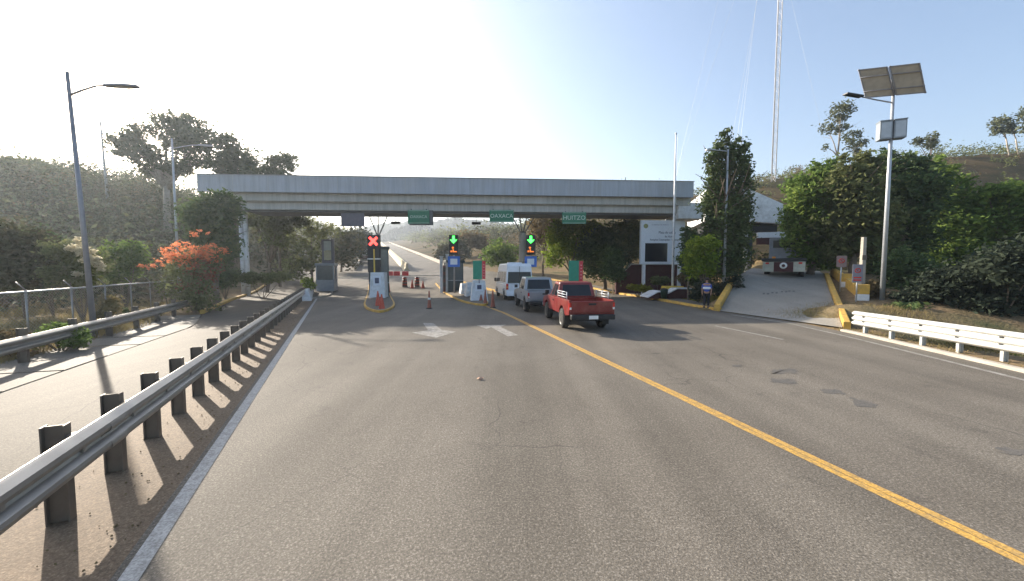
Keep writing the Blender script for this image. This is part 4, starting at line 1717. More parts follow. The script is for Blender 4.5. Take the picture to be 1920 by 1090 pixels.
def pickup(label, loc, heading, paint, W=1.72, L=4.95, ztop=1.72, r=.36, gl=.5, double=False, bed=True, rack=False, rim=CHROME, bumper=BLACK):
    t = thing('pickup_truck', label, 'pickup truck', loc, heading)
    ra, fa = 1.15, L - .85
    sill, belt = .50 + (r - .34), 1.08 + (r - .34)
    ar = r + .09
    cz = r + .02
    cabr = 1.55 if double else 2.0
    cabf = cabr + (2.05 if double else 1.55)
    h = W / 2
    body = MB()
    low = [(0.04, sill + .1), (0.04, belt - .03), (0.07, belt)]
    # flank, rear axle arch
    def flank(y0, y1, top, arch):
        pl = [(y0, sill), (y0, top)] if y0 > .1 else [(y0, sill + .08), (y0, top)]
        pl += [(y1, top), (y1, sill)]
        a = arc(arch, cz, ar, -5, 185, 12)
        a = [(y, max(z, sill)) for y, z in a if z >= sill - .001 or True]
        pl += a
        return pl
    # bed sides
    for s in (-1, 1):
        x0, x1 = (h - .07, h) if s > 0 else (-h, -h + .07)
        body.prism(flank(.05, cabr + .02, belt, ra), x0, x1)
        body.box(x0 - (0 if s > 0 else -.0), x1, .05, cabr, belt + .001, belt + .035)
    body.box(-h + .07, h - .07, .05, cabr + .02, .60 + (r - .34), .66 + (r - .34))
    body.box(-h + .07, h - .07, cabr - .06, cabr + .02, .66 + (r - .34), belt)
    for s in (-1, 1):
        body.box(s * (h - .28) - .14, s * (h - .28) + .14, ra - .42, ra + .42, .66, .88)
    # cab flank and bonnet
    fl = [(cabr + .02, sill), (cabr + .02, belt), (cabf, belt), (cabf + .1, belt + .02), (L - .35, belt - .10), (L - .08, belt - .2), (L, belt - .38), (L, sill + .05), (L - .1, sill - .04)]
    fl += [(y, max(z, sill)) for y, z in arc(fa, cz, ar, -5, 185, 12)]
    body.prism(fl, -h, h)
    bo = body.build('body', paint, t, bevel=.025)
    # tailgate
    tg = MB()
    tg.box(-h + .075, h - .075, 0.0, .06, sill + .16, belt + .005)
    g_ = tg.build('tailgate', paint, t, bevel=.02)
    hb = MB()
    hb.box(-.14, .14, -.022, .002, belt - .14, belt - .07)
    hb.build('handle', BLACK, g_)
    # cab
    cb = MB()
    i1_, i2_ = .05, .17
    B4 = [(-h + i1_, cabr, belt), (h - i1_, cabr, belt), (h - i1_, cabf, belt), (-h + i1_, cabf, belt)]
    yr, yf = cabr + .16, cabf - .62
    T4 = [(-h + i2_, yr, ztop - .03), (h - i2_, yr, ztop - .03), (h - i2_, yf, ztop), (-h + i2_, yf, ztop)]
    cb.frustum(B4, T4)
    c_ = cb.build('cab', paint, t, bevel=.05, seg=3)
    mb = MB()
    mb.panel(B4[0], B4[1], T4[1], T4[0], (.10, .10, .10, .16))
    mb.build('rear_window', GLASS, c_)
    mb = MB()
    mb.panel(B4[2], B4[3], T4[3], T4[2], (.07, .07, .06, .1))
    mb.build('windscreen', GLASS, c_)
    for A, B, C, Dd in ((B4[3], B4[0], T4[0], T4[3]), (B4[1], B4[2], T4[2], T4[1])):
        for l, rr in (((.12, .52), (.52, .12)) if double or True else ()):
            mb = MB()
            mb.panel(A, B, C, Dd, (l, rr, .08, .16))
            mb.build('side_window', GLASS, c_)
    for s in (-1, 1):
        dr = MB()
        dr.box(s * h - .004, s * h + .006, cabr + .42, cabf + .02, sill + .08, belt - .02)
        do = dr.build('door', paint, t, bevel=.004)
        hd = MB()
        hd.box(s * h + (.004 if s > 0 else -.03), s * h + (.03 if s > 0 else -.004), cabr + .52, cabr + .68, belt - .16, belt - .11)
        hd.build('handle', BLACK, do)
        mm_ = MB()
        mm_.box(s * (h + .04), s * (h + .22), cabf - .28, cabf - .20, belt + .08, belt + .26)
        mm_.build('mirror', BLACK, t, bevel=.02)
        tl = MB()
        x0, x1 = (h - .13, h + .003) if s > 0 else (-h - .003, -h + .13)
        tl.box(x0, x1, .012, .1, sill + .26, belt - .05)
        to = tl.build('tail_light', TAIL, t, bevel=.012)
        tl = MB()
        tl.box(x0 + .015, x1 - .015, .004, .02, sill + .28, sill + .36)
        tl.build('indicator', REFL, to)
        hl = MB()
        hl.box(s * (h - .2) - .17, s * (h - .2) + .17, L - .12, L - .01, belt - .36, belt - .20)
        hl.build('headlight', REFL, t, bevel=.02)
        for y in (ra, fa):
            wheel(t, s * (h - .11), y, r, .25, s, rim)
        mf = MB()
        mf.box(s * (h - .11) - .12, s * (h - .11) + .12, ra - ar - .03, ra - ar - .015, r * .5, sill + .05)
        mf.build('mud_flap', RUBBER, t)
    bp = MB()
    bp.box(-h + .04, h - .04, -.16, .04, sill - .08, sill + .10)
    bpo = bp.build('rear_bumper', bumper, t, bevel=.03)
    pl = MB()
    pl.box(-.17, .17, -.012 + -.16, -.158, sill - .055, sill + .075)
    pl.build('licence_plate', PLATE, bpo)
    fb = MB()
    fb.box(-h + .03, h - .03, L - .06, L + .08, sill - .06, sill + .14)
    fb.build('front_bumper', BLACK, t, bevel=.03)
    ch = MB()
    ch.box(-.5, .5, .3, L - .5, r - .02, sill + .02)
    ch.tube([(-h + .2, ra, r), (h - .2, ra, r)], .06, 8)
    ch.lathe([(0, -.16), (.12, -.1), (.15, 0), (.12, .1), (0, .16)], (0, ra, r), axis='y', n=14, cap=False)
    ch.tube([(.25, .1, r), (.3, 1.4, r + .03)], .035, 7)
    ch.build('chassis', BLACK, t)
    if rack:
        for s in (-1, 1):
            rk = MB()
            x = s * (h - .05)
            for z in (.10, .20, .30):
                rk.tube([(x, .55, belt + z), (x, cabr - .05, belt + z)], .015, 6)
            for y in (.55, 1.25, cabr - .05):
                rk.tube([(x, y, belt), (x, y, belt + .31)], .022, 6)
            rk.build('bed_rail', POLE, t)
    return t


hr = math.atan2(.31, 2.72)
g = G(1102, 615)
pickup('dusty red pickup truck with white bed rails and raised suspension', (2.93, 13.75, 0), hr, REDPAINT, W=1.72, L=4.9, ztop=1.78, r=.39, rack=True)
pickup('dark grey pickup truck between the white van and the red pickup', (1.72, 19.6, 0), math.atan2(.41, 3), GREYPAINT, W=1.80, L=5.2, ztop=1.86, r=.38, double=True)


def van(label, loc, heading):
    t = thing('passenger_van', label, 'van', loc, heading)
    W, L, H = 1.98, 5.9, 2.72
    h = W / 2
    r, ra, fa = .36, 1.25, 4.85
    sill = .34
    lo = [(0, sill + .1), (0, 1.2), (L - .55, 1.2), (L - .12, 1.05), (L, .8), (L, sill + .05), (L - .1, sill)]
    lo += [(y, max(z, sill)) for y, z in arc(fa, r, .45, -5, 185, 12)]
    lo += [(y, max(z, sill)) for y, z in arc(ra, r, .45, -5, 185, 12)]
    lo += [(.1, sill)]
    up = [(.0, 1.2), (.10, H - .18), (.3, H), (3.9, H), (4.25, H - .12), (5.1, 1.62), (L - .55, 1.2)]
    mb = MB()
    mb.prism(lo, -h, h)
    mb.prism(up, -h, h, lambda x, y, z: (x * (1 - .085 * (z - 1.2) / 1.5), y, z + .001))
    b = mb.build('body', VANPAINT, t, bevel=.06, seg=3)
    sc = lambda z: 1 - .085 * (z - 1.2) / 1.5
    k = lambda s, y, z: (s * h * sc(z), y, z)
    yb = lambda z: .10 * (z - 1.2) / (H - .18 - 1.2)
    A, B, C, Dd = [(-h * .90, yb(1.28), 1.28), (h * .90, yb(1.28), 1.28), (h * .85, yb(2.1), 2.1), (-h * .85, yb(2.1), 2.1)]
    mb = MB()
    mb.panel(A, B, C, Dd, (0, 0, 0, 0), off=.006)
    rw = mb.build('rear_window', GLASS, t)
    mb = MB()
    mb.box(-.012, .012, -.012, .02, .62, 2.5)
    mb.build('door_seam', BLACK, t)
    for s in (-1, 1):
        for y0, y1 in ((.45, 1.5), (1.62, 2.7), (2.82, 3.75)):
            mb = MB()
            q = [k(s, y0, 1.32), k(s, y1, 1.32), k(s, y1, 2.12), k(s, y0, 2.12)]
            if s < 0:
                q = [q[1], q[0], q[3], q[2]]
            mb.panel(*q, (0, 0, 0, 0), off=.006)
            mb.build('side_window', GLASS, t)
        mb = MB()
        q = [k(s, 3.9, 1.3), k(s, 4.95, 1.3), k(s, 4.45, 2.05), k(s, 3.9, 2.1)]
        if s < 0:
            q = [q[1], q[0], q[3], q[2]]
        mb.panel(*q, (0, 0, 0, 0), off=.006)
        mb.build('side_window', GLASS, t)
        mb = MB()
        x0, x1 = (h - .16, h + .004) if s > 0 else (-h - .004, -h + .16)
        mb.box(x0, x1, -.008, .09, .80, 1.24)
        to = mb.build('tail_light', TAIL, t, bevel=.015)
        mb = MB()
        mb.box(x0 + .02, x1 - .02, -.014, .01, .95, 1.05)
        mb.build('indicator', ORANGEL, to)
        mb = MB()
        mb.box(s * (h + .02), s * (h + .22), 4.75, 4.85, 1.28, 1.58)
        mb.build('mirror', BLACK, t, bevel=.02)
        for y in (ra, fa):
            wheel(t, s * (h - .13), y, r, .23, s)
    mb = MB()
    mb.box(-h + .02, h - .02, -.13, .06, .34, .60)
    bo = mb.build('rear_bumper', VANPAINT, t, bevel=.03)
    mb = MB()
    mb.box(-.26, .26, -.012, .01, .78, .94)
    mb.build('licence_plate', PLATE, t)
    mb = MB()
    mb.box(-.6, .6, .3, L - .4, .22, .36)
    mb.build('chassis', BLACK, t)
    mb = MB()
    mb.panel((-h * .9, 5.12, 1.62), (h * .9, 5.12, 1.62), (h * .84, 4.28, H - .16), (-h * .84, 4.28, H - .16), (.04, .04, .02, .06))
    mb.build('windscreen', GLASS, t)
    mb = MB()
    mb.box(-.5, .5, 1.5, 2.6, H, H + .10)
    mb.build('roof_vent', VANPAINT, t, bevel=.03)
    return t


van('white high roofed passenger van queuing at the green arrow lane', (.56, 27.75, 0), math.atan2(1.0, 5.4))

# flatbed truck on the ramp
g = P(1468, 523, 26.2)
u_, v_ = ramp_uv(g.x, g.y)
tz = float(ramp_z(u_, v_)) + .03
hd = -math.atan2(RD[0], RD[1])
t = thing('flatbed_truck', 'grey flatbed truck with pale rear bumper climbing the side ramp', 'truck', (g.x, g.y, tz), hd)
TG = M('grey_truck_paint', (.22, .24, .27), .45, dirt=(.15, .13, .11), damt=.4)
PALEB = M('pale_bumper_paint', (.45, .44, .36), .5, dirt=(.2, .18, .14), damt=.5)
mb = MB()
mb.box(-1.2, 1.2, -.05, .12, .42, 1.12)
bo = mb.build('rear_bumper', PALEB, t, bevel=.02)
mb = MB()
mb.box(-.55, .55, -.065, -.045, .42, 1.10)
mb.build('recess', MAROON, bo)
mb = MB()
mb.lathe([(.10, -.10), (.2, -.10), (.22, -.06), (.2, -.05), (.10, -.05), (.10, -.10)], (0, 0, .84), axis='y', n=20, cap=False)
mb.build('tow_ring', REFL, bo)
mb = MB()
mb.box(-1.27, 1.27, -.1, 5.2, 1.15, 1.35)
mb.box(-.45, .45, .1, 7.4, .62, 1.0)
mb.build('flatbed', BLACK, t, bevel=.02)
mb = MB()
mb.box(-1.0, 1.15, 2.6, 4.9, 1.35, 2.95)
cg = mb.build('load_box', TG, t, bevel=.04)
mb = MB()
mb.box(-.75, .9, 2.585, 2.61, 2.2, 2.75)
mb.build('rear_window', GLASS, cg)
mb = MB()
mb.frustum([(-1.1, 5.4, .8), (1.1, 5.4, .8), (1.1, 7.2, .8), (-1.1, 7.2, .8)], [(-1.0, 5.5, 2.75), (1.0, 5.5, 2.75), (1.0, 6.8, 2.75), (-1.0, 6.8, 2.75)])
cbx = mb.build('cab', TG, t, bevel=.06)
mb = MB()
mb.panel((-1.1, 5.4, .8), (1.1, 5.4, .8), (1.0, 5.5, 2.75), (-1.0, 5.5, 2.75), (.15, .15, .55, .1))
mb.build('rear_window', GLASS, cbx)
for s in (-1, 1):
    for y in (1.3, 2.3, 6.2):
        wheel(t, s * 1.0, y, .45, .3, s, GALV_D)
    mb = MB()
    mb.box(s * .93 - .1, s * .93 + .1, -.07, -.04, .95, 1.07)
    mb.build('tail_light', TAIL, bo)
    mb = MB()
    mb.box(s * .68 - .11, s * .68 + .11, 2.58, 2.61, 1.42, 1.55)
    mb.build('marker_light', ORANGEL, cg)

# far truck beyond the left booth
p = on_road(683, 495)
t = thing('box_truck', 'small white and red box truck far up the left carriageway', 'truck', (p.x, p.y, p.z), math.atan2(.34, 1))
mb = MB()
mb.box(-1.0, 1.0, 0, 4.2, .95, 3.0)
mb.build('cargo_box', VANPAINT, t, bevel=.03)
mb = MB()
mb.box(-.95, .95, -.02, .0, 1.0, 1.7)
mb.build('rear_panel', MAROON, t)
mb = MB()
mb.frustum([(-.95, 4.3, .6), (.95, 4.3, .6), (.95, 6.0, .6), (-.95, 6.0, .6)], [(-.85, 4.3, 2.3), (.85, 4.3, 2.3), (.85, 5.5, 2.3), (-.85, 5.5, 2.3)])
mb.build('cab', VANPAINT, t, bevel=.05)
for s in (-1, 1):
    for y in (1.0, 5.2):
        wheel(t, s * .85, y, .4, .25, s)


# ------------------------------------------------------------------ person on the kerb
def skin_obj(name, nodes, edges, mat, parent, sub=2):
    """nodes: name -> (x,y,z,r)"""
    keys = list(nodes)
    me = bpy.data.meshes.new(name)
    me.from_pydata([nodes[k][:3] for k in keys], [(keys.index(a), keys.index(b)) for a, b in edges], [])
    o = bpy.data.objects.new(name, me)
    COL.objects.link(o)
    o.parent = parent
    me.materials.append(mat)
    m = o.modifiers.new('skin', 'SKIN')
    m.use_smooth_shade = True
    lay = me.skin_vertices[0] if me.skin_vertices else None
    for i, k in enumerate(keys):
        rr = nodes[k][3]
        rr = rr if isinstance(rr, tuple) else (rr, rr)
        lay.data[i].radius = rr
    lay.data[0].use_root = True
    s = o.modifiers.new('subdiv', 'SUBSURF')
    s.levels = s.render_levels = sub
    return o


g = G(1321, 577, .16)
t = thing('person', 'person in dark trousers and blue and white top standing on the right kerb', 'person', (g.x + .12, g.y + .05, .16), R(150))
K = 0.92
def n(x, y, z, r):
    r = tuple(a * K for a in r) if isinstance(r, tuple) else r * K
    return (x * K, y * K, z * K, r)
body = {'pelvis': n(0, 0, .93, (.15, .11)), 'waist': n(0, 0, 1.10, (.14, .10)), 'chest': n(0, .01, 1.32, (.17, .11)), 'neck0': n(0, 0, 1.47, (.09, .07)), 'neck': n(0, .01, 1.53, .055), 'jaw': n(0, .03, 1.58, (.06, .07)), 'head': n(0, .025, 1.66, (.078, .095)), 'crown': n(0, .01, 1.74, (.055, .07))}
be = [('pelvis', 'waist'), ('waist', 'chest'), ('chest', 'neck0'), ('neck0', 'neck'), ('neck', 'jaw'), ('jaw', 'head'), ('head', 'crown')]
shirt = {k: (*body[k][:3], tuple(a * 1.25 for a in (body[k][3] if isinstance(body[k][3], tuple) else (body[k][3],) * 2))) for k in ('waist', 'chest', 'neck0')}
shirt['pelvis'] = n(0, 0, .92, (.185, .145))
se = [('pelvis', 'waist'), ('waist', 'chest'), ('chest', 'neck0')]
tro = {'hips': n(0, 0, .98, (.17, .13))}
te = []
for s, nm in ((1, 'r'), (-1, 'l')):
    fwd = .04 * s
    body |= {nm + 'hip': n(s * .09, 0, .86, .085), nm + 'knee': n(s * .10, .02 + fwd, .48, .055), nm + 'ankle': n(s * .105, fwd - .01, .09, .04), nm + 'toe': n(s * .12, fwd + .15, .035, (.045, .03)),
             nm + 'sh': n(s * .19, 0, 1.40, .06), nm + 'el': n(s * .25, -.02, 1.12, .042), nm + 'wr': n(s * .24, .10, .90, .028), nm + 'palm': n(s * .235, .13, .82, (.022, .036))}
    be += [('pelvis', nm + 'hip'), (nm + 'hip', nm + 'knee'), (nm + 'knee', nm + 'ankle'), (nm + 'ankle', nm + 'toe'), ('chest', nm + 'sh'), (nm + 'sh', nm + 'el'), (nm + 'el', nm + 'wr'), (nm + 'wr', nm + 'palm')]
    for q, (dy, ln) in enumerate(((-.025, .062), (-.009, .078), (.008, .082), (.025, .07))):
        body[nm + 'f%d' % q] = n(s * .232, .135 + dy, .775, .009)
        body[nm + 'g%d' % q] = n(s * .215, .145 + dy, .80 - ln, .007)
        be += [(nm + 'palm', nm + 'f%d' % q), (nm + 'f%d' % q, nm + 'g%d' % q)]
    body[nm + 'th'] = n(s * .222, .178, .82, .010)
    body[nm + 'tt'] = n(s * .21, .19, .785, .008)
    be += [(nm + 'palm', nm + 'th'), (nm + 'th', nm + 'tt')]
    shirt[nm + 'sh'] = n(s * .19, 0, 1.40, .075)
    shirt[nm + 'sl'] = n(s * .243, -.017, 1.14, .066)
    se += [('chest', nm + 'sh'), (nm + 'sh', nm + 'sl')]
    tro |= {nm + 'h': n(s * .09, 0, .84, .10), nm + 'k': n(s * .10, .02 + fwd, .48, .075), nm + 'a': n(s * .105, fwd - .01, .08, .062)}
    te += [('hips', nm + 'h'), (nm + 'h', nm + 'k'), (nm + 'k', nm + 'a')]
bd = skin_obj('body', body, be, SKIN, t)
skin_obj('shirt', {k: shirt[k] for k in ('pelvis', 'waist', 'chest', 'neck0', 'rsh', 'rsl', 'lsh', 'lsl')}, se, SHIRTB, t)
skin_obj('trousers', tro, te, TROUS, t)
mb = MB()
mb.lathe([(.20 * K, 1.12 * K), (.222 * K, 1.15 * K), (.225 * K, 1.23 * K), (.20 * K, 1.26 * K)], n=18, cap=False)
for i, v in enumerate(mb.v):
    mb.v[i] = (v[0], v[1] * .72, v[2])
mb.build('shirt_stripe', SHIRTW, t)
mb = MB()
mb.lathe([(.088, -.035), (.098, .01), (.096, .05), (.075, .095), (.035, .115), (0, .118)], (0, .012 * K, 1.70 * K), n=18, cap=False)
mb.build('hair', HAIR, t)
mb = MB()
for s in (-1, 1):
    mb.lathe([(0, 0), (.010, .004), (0, .008)], (s * .03, .107, 1.665 * K), axis='y', n=8, cap=False)
mb.build('eyes', HAIR, t)
mb = MB()
mb.add([(-.014, .10, 1.63 * K), (.014, .10, 1.63 * K), (0, .128, 1.635 * K), (0, .104, 1.67 * K)], [(0, 1, 2), (1, 3, 2), (3, 0, 2)])
mb.box(-.025, .025, .092, .106, 1.598 * K, 1.606 * K)
mb.build('nose', SKIN, t)
mb = MB()
for s in (-1, 1):
    mb.box(s * .11 * K - .05, s * .11 * K + .05, -.09 + .04 * s, .19 + .04 * s, 0, .075)
mb.build('shoes', BLACK, t, bevel=.02)

# ------------------------------------------------------------------ notice board, walls, building on the right
a, b = P(1201, 496, 33), P(1287, 413, 33)
w, h = b.x - a.x, b.z - a.z
t = thing('notice_board', 'large white notice board with olive emblem, dark lettering and a dark screen', 'sign', (a.x, 33, a.z), R(3))
zg = Tz(a.x + w / 2, 33) - a.z
mb = MB()
mb.box(0, w, 0, .35, 0, h)
mb.build('board', SIGNW, t, bevel=.02)
X = lambda px: (px - 1201) / 86 * w
Z = lambda py: (496 - py) / 83 * h
mb = MB()
mb.box(X(1209), X(1253), -.02, .01, Z(491), Z(456))
sc_ = mb.build('screen', GLASS, t)
mb = MB()
for q in ((X(1207), X(1255), Z(493), Z(491)), (X(1207), X(1209), Z(491), Z(456)), (X(1253), X(1255), Z(491), Z(456)), (X(1207), X(1255), Z(456), Z(454.5))):
    mb.box(q[0], q[1], -.04, .01, q[2], q[3])
mb.build('screen_frame', SIGNW, t)
mb = MB()
mb.lathe([(0, -.012), (.16, -.01), (.20, 0)], (X(1210), 0, Z(424)), axis='y', n=18, cap=False)
mb.build('emblem', GOLD, t)
text_obj('GOBIERNO DE MEXICO', .19, M('pale_lettering', (.40, .41, .47), .6), t, (X(1238), -.008, Z(421.5)), (math.pi / 2, 0, 0), sx=.75)
text_obj('Plaza de cobro', .30, INK, t, (X(1252), -.008, Z(436)), (math.pi / 2, 0, 0), sx=.85)
text_obj('de Huitzo', .26, INK, t, (X(1257), -.008, Z(443.5)), (math.pi / 2, 0, 0), sx=.85)
text_obj('Autopista Cuacnopalan - Oaxaca', .23, INK, t, (X(1246), -.008, Z(449.5)), (math.pi / 2, 0, 0), sx=.82)
for x in (.35, w - .35):
    mb = MB()
    mb.box(x - .12, x + .12, .06, .3, zg - .2, 0)
    mb.build('leg', WPOLE, t)

t = thing('garden_wall', 'maroon wall with a stepped slanting white coping below the notice board', 'wall', (P(1155, 535, 34.5).x, 34.5, 0))
w0_ = P(1290, 535, 34.5).x - P(1155, 535, 34.5).x
zt = P(1200, 497, 34.5).z
mb = MB()
xs_ = lambda px: (px - 1155) / 135 * w0_
poly = [(0, -.2), (w0_, -.2), (w0_, zt), (xs_(1183), zt), (xs_(1160), P(1160, 521, 34.5).z), (0, P(1155, 524, 34.5).z)]
vs = [(x, 0, z) for x, z in poly] + [(x, .45, z) for x, z in poly]
k = len(poly)
mb.add(vs, [tuple(range(k)), tuple(range(2 * k - 1, k - 1, -1))] + [(i, (i + 1) % k, k + (i + 1) % k, k + i) for i in range(k)])
mb.build('wall', MAROON, t, bevel=.02)
mb = MB()
c = [(poly[2][0], zt), (poly[3][0], zt), (poly[4]), (poly[5])]
for (x0, z0), (x1, z1) in zip(c, c[1:]):
    mb.frustum([(x1, -.05, z1 + .003), (x0, -.05, z0 + .003), (x0, .5, z0 + .003), (x1, .5, z1 + .003)], [(x1, -.05, z1 + .12), (x0, -.05, z0 + .12), (x0, .5, z0 + .12), (x1, .5, z1 + .12)])
mb.build('coping', CKERB, t)

# low planter with sloping white caps
t = thing('planter', 'low maroon planter with white sloping ends on the right pavement', 'planter', (P(1212, 560, 27.6).x, 27.6, .14), R(2))
wp_ = P(1297, 560, 27.6).x - P(1212, 560, 27.6).x
f = lambda px: (px - 1212) / 85 * wp_
mb = MB()
hh = 27.6 / 710
def wedge(pts, y0, y1):
    vs = [(x, y0, z) for x, z in pts] + [(x, y1, z) for x, z in pts]
    k = len(pts)
    return vs, [tuple(range(k)), tuple(range(2 * k - 1, k - 1, -1))] + [(i, (i + 1) % k, k + (i + 1) % k, k + i) for i in range(k)]
mb.add(*wedge([(f(1214), 0), (f(1240), 0), (f(1240), 13 * hh), (f(1232), 12 * hh), (f(1214), 2 * hh)], 0, 1.3))
mb.add(*wedge([(f(1254), 0), (f(1296), 0), (f(1296), 18 * hh), (f(1270), 18 * hh), (f(1254), 9 * hh)], 0, 1.6))
mb.build('wall', MAROON, t, bevel=.02)
mb = MB()
mb.add(*wedge([(f(1213), 2 * hh + .005), (f(1231), 12 * hh + .005), (f(1241), 13 * hh + .005), (f(1241), 13 * hh + .07), (f(1231), 12 * hh + .07), (f(1213), 2 * hh + .07)], -.25, 1.4))
mb.add(*wedge([(f(1253), 9 * hh + .005), (f(1270), 18 * hh + .005), (f(1297), 18 * hh + .005), (f(1297), 18 * hh + .08), (f(1269), 18 * hh + .08), (f(1253), 9 * hh + .08)], -.06, 1.66))
mb.build('coping', CONCW, t)
b = P(1247, 556, 27.2)
t = thing('waste_bin', 'dark green waste bin in the gap of the maroon planter', 'bin', (b.x, 27.4, .14))
mb = MB()
mb.lathe([(.20, 0), (.26, .6), (.27, .62), (.27, .66)], n=16)
mb.build('bin_body', M('dark_green_plastic', (.02, .05, .035), .5), t)
mb = MB()
mb.lathe([(.28, .661), (.28, .69), (.16, .78), (0, .8)], n=16, cap=False)
mb.build('lid', BLACK, t)

# building with white gable roof over the ramp
p0 = P(1404, 420, 38)
t = thing('ramp_canopy_building', 'flat building with angular white roof over the top of the ramp', 'building', (p0.x, 38, 0), R(-14))
wx = lambda px, py_=400: (px - 1404) / F * 38
zz = lambda py_: P(1430, py_, 38).z
mb = MB()
poly = [(wx(1330), zz(352)), (wx(1404), zz(355)), (wx(1461), zz(386)), (wx(1461), zz(421)), (wx(1404), zz(416)), (wx(1330), zz(412))]
mb.add(*wedge([(x, z) for x, z in reversed(poly)], 0, 9))
mb.build('roof', CONCW, t, bevel=.03)
mb = MB()
mb.box(wx(1330), wx(1455), .6, 8, zz(434), zz(422))
mb.build('beam', BLACK, t)
mb = MB()
mb.box(wx(1418), wx(1462), -.3, .2, zz(447), zz(437))
fa_ = mb.build('fascia_sign', SIGNW, t)
mb = MB()
mb.box(wx(1418), wx(1460), -.2, .1, zz(459), zz(447) - .003)
mb.build('red_valance', MAROON, fa_)
mb = MB()
mb.box(wx(1330), wx(1462), 8.2, 8.6, 0, zz(424))
mb.build('wall', DKGREEN, t)
zr = Tz(p0.x, 38)
for px in (1402, 1458):
    mb = MB()
    mb.box(wx(px), wx(px) + .32, .8, 1.12, zr - .3, zz(434))
    mb.build('column', CONCW, t)
mb = MB()
mb.box(wx(1408), wx(1440), 5.0, 7.4, zr - .2, zr + 2.5)
mb.build('booth_wall', BOOTHG, t)

# yellow wall beside the ramp
near, far_ = P(1612, 567, 19.0), P(1556, 519, 27.5)
t = thing('yellow_wall', 'yellow painted concrete wall with bare white foot right of the ramp', 'wall', near)
d = far_ - near
nrm = Vector((d.y, -d.x, 0)).normalized()
for q, (s0, s1, m) in enumerate(((0, .07, YELLOW), (.12, .17, YELLOW), (.0, 1, YELLOW))):
    pass
mb = MB()
k = 10
vs, fs = [], []
for i in range(k + 1):
    p = d * (i / k)
    base = Tz(near.x + p.x, near.y + p.y) - near.z
    for o, z in ((0, base - .3), (0, base + .55), (.22, base + .55), (.22, base - .3)):
        vs.append(p + nrm * o + Vector((0, 0, z - p.z)) if False else Vector((p.x, p.y, 0)) + nrm * o + Vector((0, 0, z)))
for i in range(k):
    for j in range(4):
        fs.append((i * 4 + j, i * 4 + (j + 1) % 4, i * 4 + 4 + (j + 1) % 4, i * 4 + 4 + j))
fs += [(0, 1, 2, 3), tuple(k * 4 + j for j in (3, 2, 1, 0))]
mb.add(vs, fs)
mb.build('wall', YKERB, t, bevel=.02)
b0 = Tz(near.x, near.y) - near.z
for s_ in (0.0, .42):
    mb = MB()
    p = d * s_
    p.z = 0
    bb = Tz(near.x + p.x, near.y + p.y) - near.z
    dd = Vector((d.x, d.y, 0)).normalized()
    q = [p - nrm * .22 - dd * .2, p - nrm * .05 + dd * .35, p + nrm * .32 + dd * .35, p + nrm * .32 - dd * .2]
    mb.frustum([v + Vector((0, 0, bb + .30)) for v in q], [v + Vector((0, 0, bb + .78)) for v in q])
    mb.build('pier', YKERB, t, bevel=.02)
    mb = MB()
    q2 = [v * 1.0 for v in q]
    mb.frustum([v + Vector((0, 0, bb - .25)) for v in q2], [v + Vector((0, 0, bb + .298)) for v in q2])
    mb.build('pier_foot', CONCW, t, bevel=.02)


# small signs
def small_sign(label, px, y0, y1, Y, wpx, ph, big):
    a, b = P(px - wpx / 2, y1, Y), P(px + wpx / 2, y0, Y)
    zg = Tz((a.x + b.x) / 2, Y)
    t = thing('no_parking_sign', label, 'sign', ((a.x + b.x) / 2, Y, zg), R(-30), 'no parking signs')
    w, h = b.x - a.x, b.z - a.z
    z0 = a.z - zg
    mb = MB()
    mb.box(-w / 2, w / 2, -.02, .0, z0, z0 + h)
    pn = mb.build('sign_panel', M('dull_sign_panel', (.20, .20, .24), .6) if big else M('faded_sign_panel', (.24, .17, .16), .6), t, bevel=.01)
    r = w * .30
    cz = z0 + h * (.66 if big else .55)
    mb = MB()
    mb.lathe([(r * .72, -.026), (r, -.026), (r, -.02)], (0, 0, cz), axis='y', n=24, cap=False)
    m = Matrix.Translation((0, -.023, cz)) @ Matrix.Rotation(R(45), 4, 'Y')
    mb.box(-r * .8, r * .8, -.004, .0, -r * .1, r * .1, m)
    mb.build('prohibition_ring', TAIL, pn)
    text_obj('E', r * 1.25, INK, pn, (0, -.022, cz), (math.pi / 2, 0, 0), ext=.001)
    if big:
        mb = MB()
        for q in range(2):
            mb.box(-w * .36, w * .36, -.026, -.018, z0 + h * (.10 + .14 * q), z0 + h * (.17 + .14 * q))
        mb.build('text_bar', TAIL, pn)
    MB().tube([(0, .03, -.2), (0, .03, z0 + h - .05)], .03, 7).build('post', POLE, t)


small_sign('faded reddish no parking sign nearest the ramp truck', 1578, 480, 501, 21.5, 16, 0, False)
small_sign('white no parking sign with red ring beside the concrete post', 1608, 496, 530, 18.6, 17, 0, True)
p = P(1615, 535, 19.6)
t = thing('concrete_post', 'tall weathered concrete post behind the no parking sign', 'post', (p.x + .1, 19.7, Tz(p.x, 19.7)))
hh = P(1615, 445, 19.7).z - Tz(p.x, 19.7)
mb = MB()
mb.frustum([(-.11, -.11, -.3), (.11, -.11, -.3), (.11, .11, -.3), (-.11, .11, -.3)], [(-.08, -.08, hh), (.08, -.08, hh), (.08, .08, hh), (-.08, .08, hh)])
mb.build('shaft', CKERB, t, bevel=.015)
mb = MB()
mb.box(-.12, .12, -.10, -.085, hh * .62, hh * .7)
mb.build('bracket', GALV_D, t)

